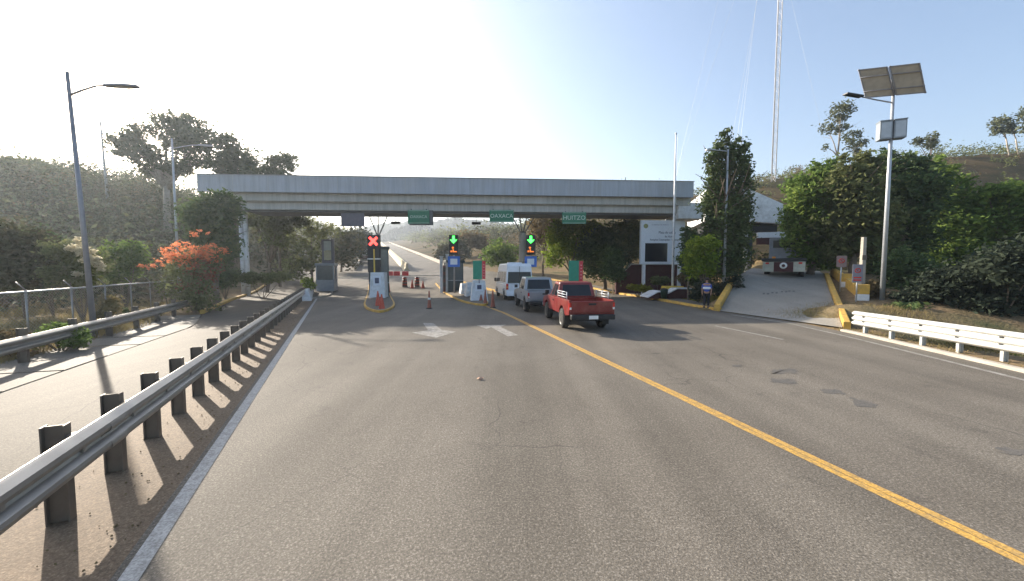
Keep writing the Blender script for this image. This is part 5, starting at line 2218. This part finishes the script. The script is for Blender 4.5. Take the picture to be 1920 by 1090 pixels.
# litter on the road
mb = MB()
g = G(900, 712)
rr_ = random.Random(5)
vs = []
for i in range(9):
    a = i * .7
    vs.append((math.cos(a) * (.05 + .04 * rr_.random()), math.sin(a) * (.03 + .03 * rr_.random()), .006 + .03 * rr_.random()))
vs.append((0, 0, .05))
mb.add(vs, [(i, (i + 1) % 9, 9) for i in range(9)])
o = mb.build('crumpled_wrapper', M('tan_paper', (.5, .3, .2), .8), loc=g + Vector((0, 0, .006)))
tag(o, 'small crumpled tan wrapper lying alone on the open road', 'litter')
# ------------------------------------------------------------------ trees and shrubs
_seed = [100]


def tree(name, label, cat, Y, base_px, blobs, leaf, n, size, bark=BARK, r0=.16, group=None, depth=1.0, ground=None, extra=None, spread=.22, clump=14, trunk=True, droop=0.0, shell=.45, split=.45, aspect=.45):
    """blobs (px, py, rx, ry) in the photograph at depth Y give real sizes and places"""
    _seed[0] += 1
    s = _seed[0]
    g = random.Random(s)
    bx = P(base_px, 500, Y).x
    bz = Tz(bx, Y) if ground is None else ground
    base = Vector((bx, Y, bz))
    t = thing(name, label, cat, base, group=group)
    W = []
    tops = []
    for (px, py_, rx, ry) in blobs:
        dy = g.uniform(-.6, .6) * rx * Y / F * depth
        c = P(px, py_, Y) - base
        c.y += dy
        W.append((c.x, c.y, c.z, rx * Y / F, rx * Y / F * .9 * depth, ry * Y / F))
        tops.append(c)
    V, Qd = leaf_cloud(W, n, size, seed=s, spread=spread, clump=clump, droop=droop, shell=shell, aspect=aspect)
    npmesh('crown' if trunk else 'foliage', V, Qd, leaf, t)
    if extra:
        for nm, eb, em, en, es, eo in extra:
            EW = []
            for (px, py_, rx, ry) in eb:
                c = P(px, py_, Y - eo) - base
                EW.append((c.x, c.y, c.z, rx * Y / F, rx * Y / F * .9, ry * Y / F))
            V, Qd = leaf_cloud(EW, en, es, seed=s + 500, spread=spread, clump=clump, shell=.7)
            npmesh(nm, V, Qd, em, t)
    mb = MB()
    if trunk:
        limbs(mb, (0, 0, 0), tops, r0, s, split)
        mb.build('trunk', bark, t, fix=False)
    else:
        for c in tops:
            mb.tube([(0, 0, -.1), c * .5 + Vector((g.uniform(-.1, .1), g.uniform(-.1, .1), 0)), c], [.035, .025, .008], 5)
        mb.build('stems', bark, t, fix=False)
    return t


# left skyline
tree('eucalyptus_tree', 'biggest spreading eucalyptus on the left skyline with gaps of sky in its crown', 'tree', 47, 318,
     [(258, 248, 20, 13), (250, 270, 26, 16), (296, 228, 30, 18), (340, 236, 30, 20), (378, 262, 26, 22), (335, 268, 30, 22), (285, 295, 34, 14), (226, 287, 13, 8), (372, 298, 20, 16), (312, 315, 30, 14), (393, 292, 12, 16), (272, 318, 20, 9), (350, 318, 22, 12)],
     L_EUC, 9000, .24, BARKP, .42, spread=.30, clump=22, droop=.6, shell=.35, split=.55)
tree('eucalyptus_tree', 'dark upright tree just right of the big eucalyptus above the canopy end', 'tree', 44, 438,
     [(434, 270, 17, 17), (446, 294, 24, 18), (424, 312, 22, 14), (468, 312, 18, 12), (440, 325, 30, 12)], L_EUC, 4200, .22, BARK, .28, spread=.28, clump=18, droop=.4)
tree('eucalyptus_tree', 'small spreading tree standing over the canopy roof left of the bright sky', 'tree', 42, 524,
     [(527, 296, 22, 10), (514, 314, 16, 10), (543, 314, 10, 8), (508, 300, 10, 8), (495, 328, 26, 8), (535, 330, 22, 6)], L_EUC, 2600, .18, BARK, .16, spread=.28, clump=14)
tree('flat_topped_tree', 'flat topped thorn tree on the far left hill crest', 'tree', 56, 30,
     [(30, 300, 34, 6), (62, 306, 14, 4), (5, 304, 22, 7), (20, 318, 30, 9)], L_OLIVE, 2600, .22, BARK, .2, spread=.35)
tree('broadleaf_tree', 'dark bushy tree covering the left end of the toll canopy', 'tree', 24.5, 402,
     [(402, 380, 30, 22), (385, 405, 30, 28), (420, 395, 22, 20), (378, 440, 28, 28), (418, 430, 22, 26), (402, 460, 30, 30), (385, 490, 28, 22), (428, 470, 14, 24)], L_DARK, 9000, .15, BARK, .2, split=.3)
tree('broadleaf_tree', 'olive tree leaning over the top of the white left canopy column', 'tree', 37.0, 500,
     [(475, 412, 24, 14), (505, 415, 22, 14), (530, 425, 26, 18), (550, 412, 22, 12), (515, 445, 24, 18)], L_OLIVE, 4500, .16, BARK, .16)
for lab, Y, bx, bl, m in (
    ('hazy tree behind the white left canopy column', 48, 520, [(515, 440, 34, 26), (545, 470, 34, 30), (500, 480, 30, 26), (540, 500, 40, 18)], L_SCRUB),
    ('thin leaved tree under the canopy left of the blank grey sign', 44, 585, [(590, 428, 26, 16), (570, 450, 30, 24), (612, 432, 22, 14), (585, 480, 30, 26), (560, 505, 30, 18)], L_OLIVE),
    ('dull green tree behind the old grey booth', 60, 640, [(640, 455, 32, 22), (665, 450, 22, 18), (625, 470, 26, 22), (655, 480, 30, 20)], L_SCRUB),
    ('low grey tree at the far left roadside below the grey sign', 75, 668, [(672, 440, 24, 12), (655, 450, 26, 14), (680, 458, 18, 16), (665, 470, 22, 14)], L_BLUE),
    ('scrubby tree at the far right roadside beyond the first OAXACA sign', 82, 840, [(838, 468, 16, 12), (858, 462, 16, 12), (826, 478, 10, 8), (868, 475, 14, 12)], L_SCRUB),
    ('round green tree with sunlit rim behind the middle green arrow', 58, 938, [(938, 468, 26, 18), (920, 478, 18, 14), (955, 476, 20, 16), (940, 488, 26, 12)], L_MID),
    ('bare brownish tree with thin twigs beside the branching canopy column', 52, 1018, [(1012, 425, 24, 16), (1032, 415, 22, 14), (1010, 445, 22, 14), (1040, 440, 18, 16)], L_DRY),
    ('brown leafless tree far behind the middle green arrow', 90, 880, [(880, 450, 22, 14), (900, 455, 18, 12), (862, 458, 16, 12)], L_DRY),
):
    tree('roadside_tree', lab, 'tree', Y, bx, bl, m, 2600, .2 * Y / 55 + .04, BARK, .16, group='trees beyond the toll lanes')
# right of the lanes
tree('broadleaf_tree', 'bright sunlit yellow green tree beneath the HUITZO sign', 'tree', 40, 1070,
     [(1055, 432, 26, 18), (1085, 428, 24, 16), (1108, 440, 22, 18), (1045, 458, 20, 20), (1075, 462, 28, 20), (1100, 475, 26, 18), (1040, 485, 16, 16), (1115, 425, 18, 10)], L_BRIGHT, 7500, .19, BARK, .2, split=.35)
tree('broadleaf_tree', 'dense dark tree between the bright tree and the notice board', 'tree', 38, 1135,
     [(1125, 450, 28, 22), (1150, 440, 24, 22), (1110, 475, 24, 24), (1140, 480, 30, 26), (1125, 505, 30, 18)], L_DARK, 7000, .18, BARK, .2, split=.3)
tree('broadleaf_tree', 'dark ragged tree hugging the left edge of the notice board', 'tree', 36.5, 1182,
     [(1180, 425, 18, 16), (1190, 445, 14, 22), (1172, 450, 16, 22), (1185, 475, 16, 20), (1165, 480, 14, 16)], L_OLIVE, 4000, .16, BARK, .14, split=.4)
tree('topiary_bush', 'dark egg shaped clipped bush with a sunlit left edge beside the maroon wall', 'bush', 34, 1150,
     [(1150, 480, 16, 14), (1150, 498, 20, 18), (1150, 515, 18, 14)], L_DARK, 3600, .12, BARK, .1, trunk=False, shell=.6)
tree('tall_cypress', 'tall dense many stemmed cypress beside the ramp street lamp', 'tree', 26.5, 1358,
     [(1354, 262, 7, 22), (1362, 258, 5, 18), (1384, 276, 8, 22), (1397, 290, 8, 26), (1337, 300, 9, 18), (1347, 290, 10, 26), (1369, 300, 13, 26), (1391, 320, 13, 30), (1339, 335, 13, 26), (1360, 335, 17, 28), (1351, 370, 22, 28), (1384, 365, 20, 30), (1338, 385, 18, 24), (1367, 400, 24, 26), (1391, 405, 15, 30), (1347, 425, 22, 26), (1382, 440, 22, 26), (1355, 465, 24, 26), (1388, 475, 18, 28), (1369, 500, 25, 20)],
     L_CYP, 17000, .13, BARK, .3, spread=.26, clump=16, droop=-.5, split=.25, shell=.5)
tree('broadleaf_tree', 'bright green bushy tree left of the ramp street lamp', 'tree', 24.6, 1322,
     [(1312, 462, 17, 14), (1328, 456, 13, 11), (1300, 480, 14, 14), (1322, 482, 20, 16), (1306, 504, 18, 14), (1328, 505, 14, 12)], L_BRIGHT, 4400, .12, BARK, .12, split=.35)
tree('broadleaf_tree', 'dark slender tree covering the right edge of the notice board', 'tree', 27.0, 1292,
     [(1285, 440, 8, 14), (1290, 462, 11, 16), (1284, 485, 12, 16), (1300, 440, 10, 12), (1295, 505, 14, 14)], L_DARK, 2600, .12, BARK, .08, split=.4)
for lab, Y, px, bl, m in (
    ('low brownish shrub left of the flagpole plinth', 31, 1238, [(1232, 527, 12, 7), (1246, 526, 10, 6)], L_OLIVE),
    ('low brownish shrub right of the flagpole plinth', 30, 1286, [(1282, 522, 13, 8), (1296, 525, 10, 7)], L_DRY),
    ('grey green agave like shrub behind the standing person', 24, 1315, [(1306, 545, 10, 9), (1322, 540, 12, 10), (1338, 548, 12, 9), (1312, 556, 12, 7)], L_BLUE),
    ('grey green shrub between the street lamp and the ramp kerb', 24.5, 1368, [(1362, 540, 12, 12), (1378, 530, 12, 14), (1366, 556, 12, 8), (1384, 545, 8, 10)], L_BLUE),
    ('dark shrub behind the maroon planter', 29, 1310, [(1302, 525, 14, 12), (1322, 520, 14, 14), (1340, 525, 14, 14)], L_DARK),
    ('yellow green ground cover plant beside the planter', 30.5, 1200, [(1196, 540, 12, 5), (1212, 543, 11, 5), (1184, 538, 8, 4)], L_YELG),
):
    tree('shrub', lab, 'shrub', Y, px, bl, m, 1500, .10, BARK, .04, group='garden shrubs on the right verge', trunk=False)

# the big bank of trees on the right
tree('broadleaf_tree', 'sunlit green tree overhanging the ramp truck', 'tree', 27.5, 1520,
     [(1512, 345, 26, 18), (1545, 334, 24, 16), (1530, 312, 10, 12), (1560, 305, 9, 11), (1500, 375, 26, 24), (1535, 370, 36, 28), (1490, 410, 20, 24), (1520, 410, 34, 26), (1505, 445, 26, 24), (1535, 450, 30, 24), (1512, 475, 20, 18), (1540, 485, 22, 16)], L_MID, 13000, .16, BARK, .24, split=.3)
tree('broadleaf_tree', 'olive tinted tree behind the no parking signs', 'tree', 25.5, 1600,
     [(1590, 326, 24, 14), (1625, 318, 22, 14), (1583, 302, 9, 13), (1622, 294, 12, 11), (1648, 300, 9, 9), (1575, 360, 30, 28), (1610, 355, 36, 30), (1600, 400, 40, 30), (1570, 420, 26, 28), (1630, 410, 34, 32), (1600, 450, 34, 26), (1635, 460, 28, 26), (1580, 470, 20, 20)], L_OLIVE, 13000, .16, BARK, .26, split=.3)
tree('broadleaf_tree', 'dark tree behind the pole of the solar lamp', 'tree', 26.5, 1690,
     [(1665, 316, 22, 14), (1705, 320, 26, 16), (1668, 290, 10, 13), (1700, 294, 11, 12), (1722, 302, 9, 9), (1670, 355, 36, 30), (1715, 360, 38, 30), (1690, 400, 44, 32), (1665, 440, 34, 30), (1715, 445, 40, 32), (1690, 490, 40, 28), (1660, 510, 26, 26)], L_DARK, 13000, .16, BARK, .26, split=.3)
tree('broadleaf_tree', 'mid green tree right of the solar lamp on the rising slope', 'tree', 28.0, 1780,
     [(1755, 328, 22, 14), (1790, 347, 26, 18), (1752, 306, 10, 9), (1775, 322, 9, 10), (1755, 370, 36, 26), (1800, 385, 40, 28), (1770, 420, 44, 32), (1810, 440, 38, 32), (1770, 470, 40, 30), (1745, 500, 30, 26)], L_MID, 12000, .17, BARK, .26, split=.3)
tree('broadleaf_tree', 'leafy tree cut by the right border of the view behind the bluish bush', 'tree', 27.0, 1880,
     [(1850, 370, 34, 20), (1890, 365, 36, 20), (1925, 370, 34, 26), (1850, 405, 36, 24), (1895, 410, 42, 28), (1935, 415, 36, 30), (1865, 450, 40, 30), (1915, 460, 40, 30)], L_MID, 12000, .16, BARK, .24, split=.3)
for lab, Y, px, bl, m, nn_ in (
    ('big grey green bush in shade behind the middle of the white guardrail', 17.5, 1790, [(1770, 530, 44, 26), (1820, 520, 44, 28), (1745, 560, 40, 22), (1800, 560, 46, 24), (1850, 545, 40, 28)], L_BLUE, 6500),
    ('dark bluish bush at the right border behind the white guardrail', 16.0, 1890, [(1880, 500, 46, 34), (1920, 480, 40, 34), (1900, 545, 50, 30), (1860, 575, 36, 22), (1925, 580, 36, 28)], L_BLUE, 6500),
    ('dark shade bush just right of the solar lamp pole', 21.0, 1705, [(1695, 500, 34, 28), (1725, 520, 36, 28), (1700, 545, 34, 22), (1740, 550, 30, 22)], L_DARK, 5200),
    ('brown withered bush left of the solar lamp pole', 19.5, 1638, [(1635, 545, 14, 16), (1645, 565, 16, 12), (1628, 572, 10, 8)], L_DRY, 1800),
    ('low dark weed clump at the foot of the solar lamp', 17.5, 1690, [(1685, 580, 26, 12), (1715, 585, 24, 12)], L_DARK, 1600),
    ('green weed clump under the right end of the white guardrail', 11.2, 1860, [(1845, 648, 16, 8), (1875, 655, 20, 8), (1820, 640, 12, 6)], L_MID, 1100),
):
    tree('bush', lab, 'bush', Y, px, bl, m, nn_, .12, BARK, .05, group='bushes behind the white guardrail', trunk=False)
# thin trees on the right skyline
tree('slender_eucalyptus', 'tallest slender eucalyptus with rounded tufts on the right skyline', 'tree', 60, 1565,
     [(1568, 212, 18, 13), (1552, 238, 11, 11), (1576, 240, 11, 8), (1548, 275, 6, 4), (1584, 222, 8, 8)], L_EUC, 1300, .22, BARKP, .17, spread=.25, split=.62)
tree('slender_eucalyptus', 'shorter slender eucalyptus leaning beside the tallest one', 'tree', 61, 1602,
     [(1605, 253, 14, 9), (1592, 270, 9, 8), (1616, 270, 10, 6), (1606, 284, 10, 6)], L_EUC, 800, .22, BARKP, .14, spread=.25, split=.6)
tree('slender_eucalyptus', 'sparse low tree on the skyline right of the solar panel', 'tree', 58, 1737,
     [(1720, 266, 10, 6), (1738, 258, 10, 8), (1752, 264, 8, 7), (1740, 274, 10, 5)], L_EUC, 520, .22, BARK, .13, spread=.25, split=.6)
tree('slender_eucalyptus', 'left tree of the thin pair on the far right skyline', 'tree', 70, 1877,
     [(1868, 234, 8, 8), (1880, 226, 8, 8), (1874, 248, 7, 5)], L_EUC, 600, .26, BARKP, .13, spread=.4, split=.6)
tree('slender_eucalyptus', 'right tree of the thin pair on the far right skyline', 'tree', 70, 1894,
     [(1894, 228, 5, 7), (1897, 244, 5, 8), (1889, 236, 5, 6)], L_EUC, 450, .26, BARKP, .12, spread=.4, split=.6)
tree('slender_eucalyptus', 'tree cut off by the right border on the skyline', 'tree', 66, 1925,
     [(1924, 215, 8, 14), (1928, 238, 9, 12)], L_EUC, 700, .26, BARK, .13, spread=.4, split=.6)

# left verge
tree('bougainvillea', 'orange flowering bougainvillea beside the end of the far left guardrail', 'shrub', 20.3, 360,
     [(350, 495, 40, 26), (385, 490, 30, 26), (325, 505, 30, 16), (365, 530, 40, 26), (390, 545, 28, 26), (355, 560, 30, 22), (380, 575, 26, 14)], L_OLIVE, 4600, .09, BARK, .08, trunk=False,
     extra=[('blossom', [(345, 462, 20, 7), (322, 472, 16, 8), (375, 466, 16, 7), (405, 468, 15, 8), (310, 486, 14, 9), (340, 484, 20, 9), (278, 499, 12, 5), (360, 438, 8, 4), (382, 436, 7, 5), (395, 484, 14, 8), (352, 498, 18, 7), (300, 498, 10, 6), (365, 478, 22, 8)], L_ORANGE, 1900, .07, .15), ('blossom', [(385, 505, 26, 20), (372, 530, 28, 20)], leafmat('dull_red_blossom', ((.16, .06, .045), (.26, .09, .06), (.32, .13, .07)), 0.4), 900, .07, .2)])
tree('plume_shrub', 'olive shrub with cream plumes behind the wire fence at the leaning lamp', 'shrub', 16.5, 150,
     [(120, 470, 22, 18), (140, 490, 26, 20), (165, 495, 24, 22), (125, 515, 24, 18), (150, 525, 26, 16)], L_OLIVE, 3600, .085, BARK, .05, trunk=False,
     extra=[('plumes', [(140, 466, 12, 4), (158, 472, 12, 5), (172, 486, 12, 5), (185, 495, 9, 5), (190, 505, 4, 4), (148, 450, 5, 4), (150, 458, 3, 3), (146, 514, 5, 3)], L_PALE, 2000, .055, .55)])
for lab, Y, px, bl, m, nn_, sz in (
    ('bright green tipped bush behind the fence right of the leaning lamp', 22, 232, [(245, 468, 16, 14), (215, 470, 14, 14), (232, 490, 26, 20), (255, 485, 14, 16), (225, 510, 28, 20)], L_MID, 4200, .10),
    ('large dark bush at the left border behind the fence', 17, 40, [(30, 455, 44, 34), (75, 470, 30, 30), (10, 500, 40, 34), (60, 510, 40, 30)], L_SCRUB, 6000, .12),
    ('dark bush behind the fence between the plumes and the left border', 18.5, 95, [(90, 460, 26, 26), (105, 495, 28, 26), (85, 520, 28, 22)], L_DARK, 3600, .11),
    ('light green bush in front of the fence by the far left guardrail', 10.6, 105, [(95, 622, 20, 14), (120, 632, 24, 13), (75, 638, 16, 12), (145, 640, 18, 10)], L_MID, 2200, .06),
    ('dry brown bush in front of the fence at the left border', 9.6, 20, [(5, 640, 20, 20), (28, 655, 18, 14), (-15, 650, 20, 22)], L_DRY, 1800, .06),
    ('tan dry grass clump right of the leaning lamp foot', 15.5, 200, [(198, 568, 12, 12), (205, 580, 14, 9), (192, 590, 10, 8)], L_GRASS, 1500, .07),
    ('pale dry grass clump near the end of the far left guardrail', 17.5, 255, [(250, 595, 14, 8), (268, 590, 12, 8), (285, 586, 12, 6)], L_GRASS, 1400, .07),
    ('small dark green weed by the far left guardrail', 16.0, 232, [(230, 598, 7, 9), (234, 586, 5, 8)], L_DARK, 500, .05),
    ('dark bush behind the bougainvillea left of the orange kerb', 29, 420, [(415, 520, 20, 16), (435, 518, 16, 14), (400, 530, 18, 16)], L_DARK, 3600, .10),
    ('low hedge at the foot of the white left canopy column', 29, 490, [(470, 522, 18, 9), (492, 522, 16, 9), (515, 520, 16, 9), (535, 518, 14, 8)], L_OLIVE, 2600, .11),
    ('small bright bush behind the end of the near guardrail', 30.5, 578, [(575, 528, 8, 8), (582, 536, 8, 7)], L_BRIGHT, 700, .09),
):
    tree('bush', lab, 'bush', Y, px, bl, m, nn_, sz, BARK, .04, group='bushes on the left verge', trunk=False)


# ------------------------------------------------------------------ scrub on the slopes (one mass each)
def scrub(name, mat, cnt, xr, yr, rad, per, size, seed, keep):
    g = np.random.default_rng(seed)
    B = []
    while len(B) < cnt:
        x, y = g.uniform(*xr), g.uniform(*yr)
        if not keep(x, y):
            continue
        r = g.uniform(*rad) * (1 if g.random() < .8 else 1.5)
        B.append((x, y, Tz(x, y) + r * .55, r, r, r * g.uniform(.6, 1.0)))
    V, Qd = leaf_cloud(B, cnt * per, size, seed=seed, spread=.3, clump=16)
    o = npmesh(name, V, Qd, mat)
    return tag(o, kind='stuff')


lk = lambda x, y: x < (float(Lb(y)) - 10.5 if y < 44 else float(pw(SL, y)) - 4) - 1.5 and abs(x) < 1.75 * y + 6
scrub('scrub', L_SCRUB, 700, (-130, -24), (17, 75), (.9, 2.1), 110, .17, 21, lk)
scrub('scrub', L_EUC, 420, (-130, -24), (20, 80), (1.0, 2.6), 120, .19, 22, lk)
scrub('scrub', L_DRY, 220, (-130, -24), (17, 80), (.5, 1.2), 70, .14, 23, lk)
rk_ = lambda x, y: x > 24 + .12 * (y - 30) and x < 1.6 * y
scrub('scrub', L_OLIVE, 420, (24, 150), (30, 95), (.6, 1.6), 70, .19, 31, rk_)
scrub('scrub', L_DRY, 190, (24, 150), (32, 95), (.4, 1.1), 60, .15, 32, rk_)
rk2 = lambda x, y: (x > float(pw(RB, y)) + 9 + .03 * y and y > 50 and x < 30) or (y > 75 and x < float(pw(SL, y)) - 3)
scrub('scrub', L_SCRUB, 1100, (-150, 60), (50, 260), (1.1, 3.0), 60, .28, 41, rk2)
scrub('scrub', L_DRY, 160, (-120, 60), (50, 220), (.8, 1.8), 50, .22, 42, rk2)


fk = lambda x, y: x < float(pw(SL, y)) - 6 or (x > float(pw(RB, y)) + 9 and x < .5 * y)
scrub('woodland', L_OLIVE, 900, (-330, 160), (110, 420), (2.0, 4.6), 64, .5, 43, fk)
scrub('woodland', L_SCRUB, 500, (-330, 160), (110, 420), (1.5, 3.6), 56, .45, 44, fk)


# dry grass on the verges (blades)
def grass(name, mat, n, sampler, h, seed):
    g = np.random.default_rng(seed)
    pts = []
    while len(pts) < n:
        p = sampler(g)
        if p is not None:
            pts.append(p)
    pts = np.array(pts)
    z = T(pts[:, 0], pts[:, 1])
    hh = h * (0.4 + 1.0 * g.random(n))
    a = g.random(n) * 6.28
    w = .006 + .006 * g.random(n)
    dx, dy = np.cos(a) * w, np.sin(a) * w
    lx, ly = g.normal(size=n) * hh * .4, g.normal(size=n) * hh * .4
    b = np.stack([pts[:, 0], pts[:, 1], z - .02], -1)
    V = np.stack([b - np.stack([dx, dy, 0 * dx], -1), b + np.stack([dx, dy, 0 * dx], -1), b + np.stack([lx + dx * .2, ly + dy * .2, hh], -1), b + np.stack([lx - dx * .2, ly - dy * .2, hh], -1)], 1).reshape(-1, 3)
    return tag(npmesh(name, V, np.arange(n * 4).reshape(-1, 4), mat), kind='stuff')


def s1(g):
    y = g.uniform(2, 26)
    x = g.uniform(-30, -7)
    e = float(pw(SL, y)) - 1.9
    if x > e or x < e - 9:
        return None
    if math.sin(x * 1.7 + y) + math.sin(y * 1.3 - x * .6) < g.uniform(-1.2, 1.0):
        return None
    return x, y
grass('dry_grass', L_GRASS, 26000, s1, .22, 51)
def s2(g):
    y = g.uniform(3, 19)
    x = float(pw(RB, y)) + g.uniform(.3, 6)
    if math.sin(x * 2.1 + y) + math.sin(y * 1.9 - x) < g.uniform(-.6, 1.4):
        return None
    return x, y
grass('dry_grass', L_GRASS, 9000, s2, .14, 52)
def s3(g):
    y = g.uniform(21, 36)
    x = float(pw(RB, y)) + g.uniform(1.7, 7)
    u, v = ramp_uv(x, y)
    if v > -2.9:
        return None
    return x, y
grass('verge_grass', L_YELG, 9000, s3, .12, 53)
def s4(g):
    y = g.uniform(1.5, 30)
    x = float(Lb(y)) - g.uniform(.75, 1.3)
    if math.sin(y * 3.1) + math.sin(y * 1.2 + 2) < g.uniform(.5, 2.2):
        return None
    return x, y
grass('weeds', L_GRASS, 500, s4, .06, 54)
# pebbles and crumbs along the shoulder
g = np.random.default_rng(61)
V, Qd = [], []
for i in range(900):
    if i < 500:
        y = g.uniform(1.5, 20)
        x = float(Lb(y)) - abs(g.normal()) * .5 - .15
    else:
        y = g.uniform(5, 16)
        x = float(pw(RB, y)) + .3 + abs(g.normal()) * .5
    r = g.uniform(.004, .012)
    z = 0.0 if i < 500 else Tz(x, y)
    o = len(V)
    for k in range(4):
        a = k * 1.57 + g.random()
        V.append((x + math.cos(a) * r, y + math.sin(a) * r, z - .004))
    for k in range(4):
        a = k * 1.57 + g.random()
        V.append((x + math.cos(a) * r * .6, y + math.sin(a) * r * .6, z + r * .9))
    Qd += [(o + 4, o + 5, o + 6, o + 7)] + [(o + k, o + (k + 1) % 4, o + 4 + (k + 1) % 4, o + 4 + k) for k in range(4)]
tag(npmesh('gravel', V, Qd, SOIL), kind='stuff')

# ------------------------------------------------------------------ the hazy morning air
hm = bpy.data.materials.new('haze_air')
ht_ = nt(hm)
ho = ht_.nodes.new('ShaderNodeOutputMaterial')
hv = ht_.nodes.new('ShaderNodeVolumePrincipled')
hv.inputs['Color'].default_value = (0.80, 0.89, 1.0, 1)
hv.inputs['Density'].default_value = 0.00065
hv.inputs['Anisotropy'].default_value = 0.5
ht_.links.new(hv.outputs[0], ho.inputs['Volume'])
mb = MB()
mb.box(-1300, 1300, -90, 900, -2.5, 152)
tag(mb.build('haze', hm), kind='stuff')

# ------------------------------------------------------------------ light
AZ, EL = 49.5, 23.2
S = Vector((-math.sin(R(AZ)) * math.cos(R(EL)), math.cos(R(AZ)) * math.cos(R(EL)), math.sin(R(EL))))
sl = bpy.data.lights.new('sun', 'SUN')
sl.energy = 5.0
sl.angle = R(0.55)
sl.color = (1.0, 0.90, 0.76)
so_ = bpy.data.objects.new('sun', sl)
so_.rotation_euler = S.to_track_quat('Z', 'Y').to_euler()
so_.location = (0, 0, 50)
COL.objects.link(so_)
w = bpy.data.worlds.new('World')
SC.world = w
w.use_nodes = True
t = w.node_tree
t.nodes.clear()
o = t.nodes.new('ShaderNodeOutputWorld')
b = t.nodes.new('ShaderNodeBackground')
sk = t.nodes.new('ShaderNodeTexSky')
sk.sky_type = 'NISHITA'
sk.sun_disc = False
sk.sun_elevation = R(EL)
sk.sun_rotation = R(-AZ)
sk.altitude = 300
sk.air_density = 1.0
sk.dust_density = 2.6
sk.ozone_density = 1.0
b.inputs[1].default_value = 0.11
t.links.new(sk.outputs[0], b.inputs[0])
t.links.new(b.outputs[0], o.inputs[0])
SC.view_settings.view_transform = 'Standard'
SC.view_settings.look = 'None'
SC.view_settings.exposure = 1.34
SC.view_settings.gamma = 1.0
SC.cycles.use_denoising = True
SC.cycles.max_bounces = 6
SC.cycles.transparent_max_bounces = 6
SC.cycles.sample_clamp_indirect = 6
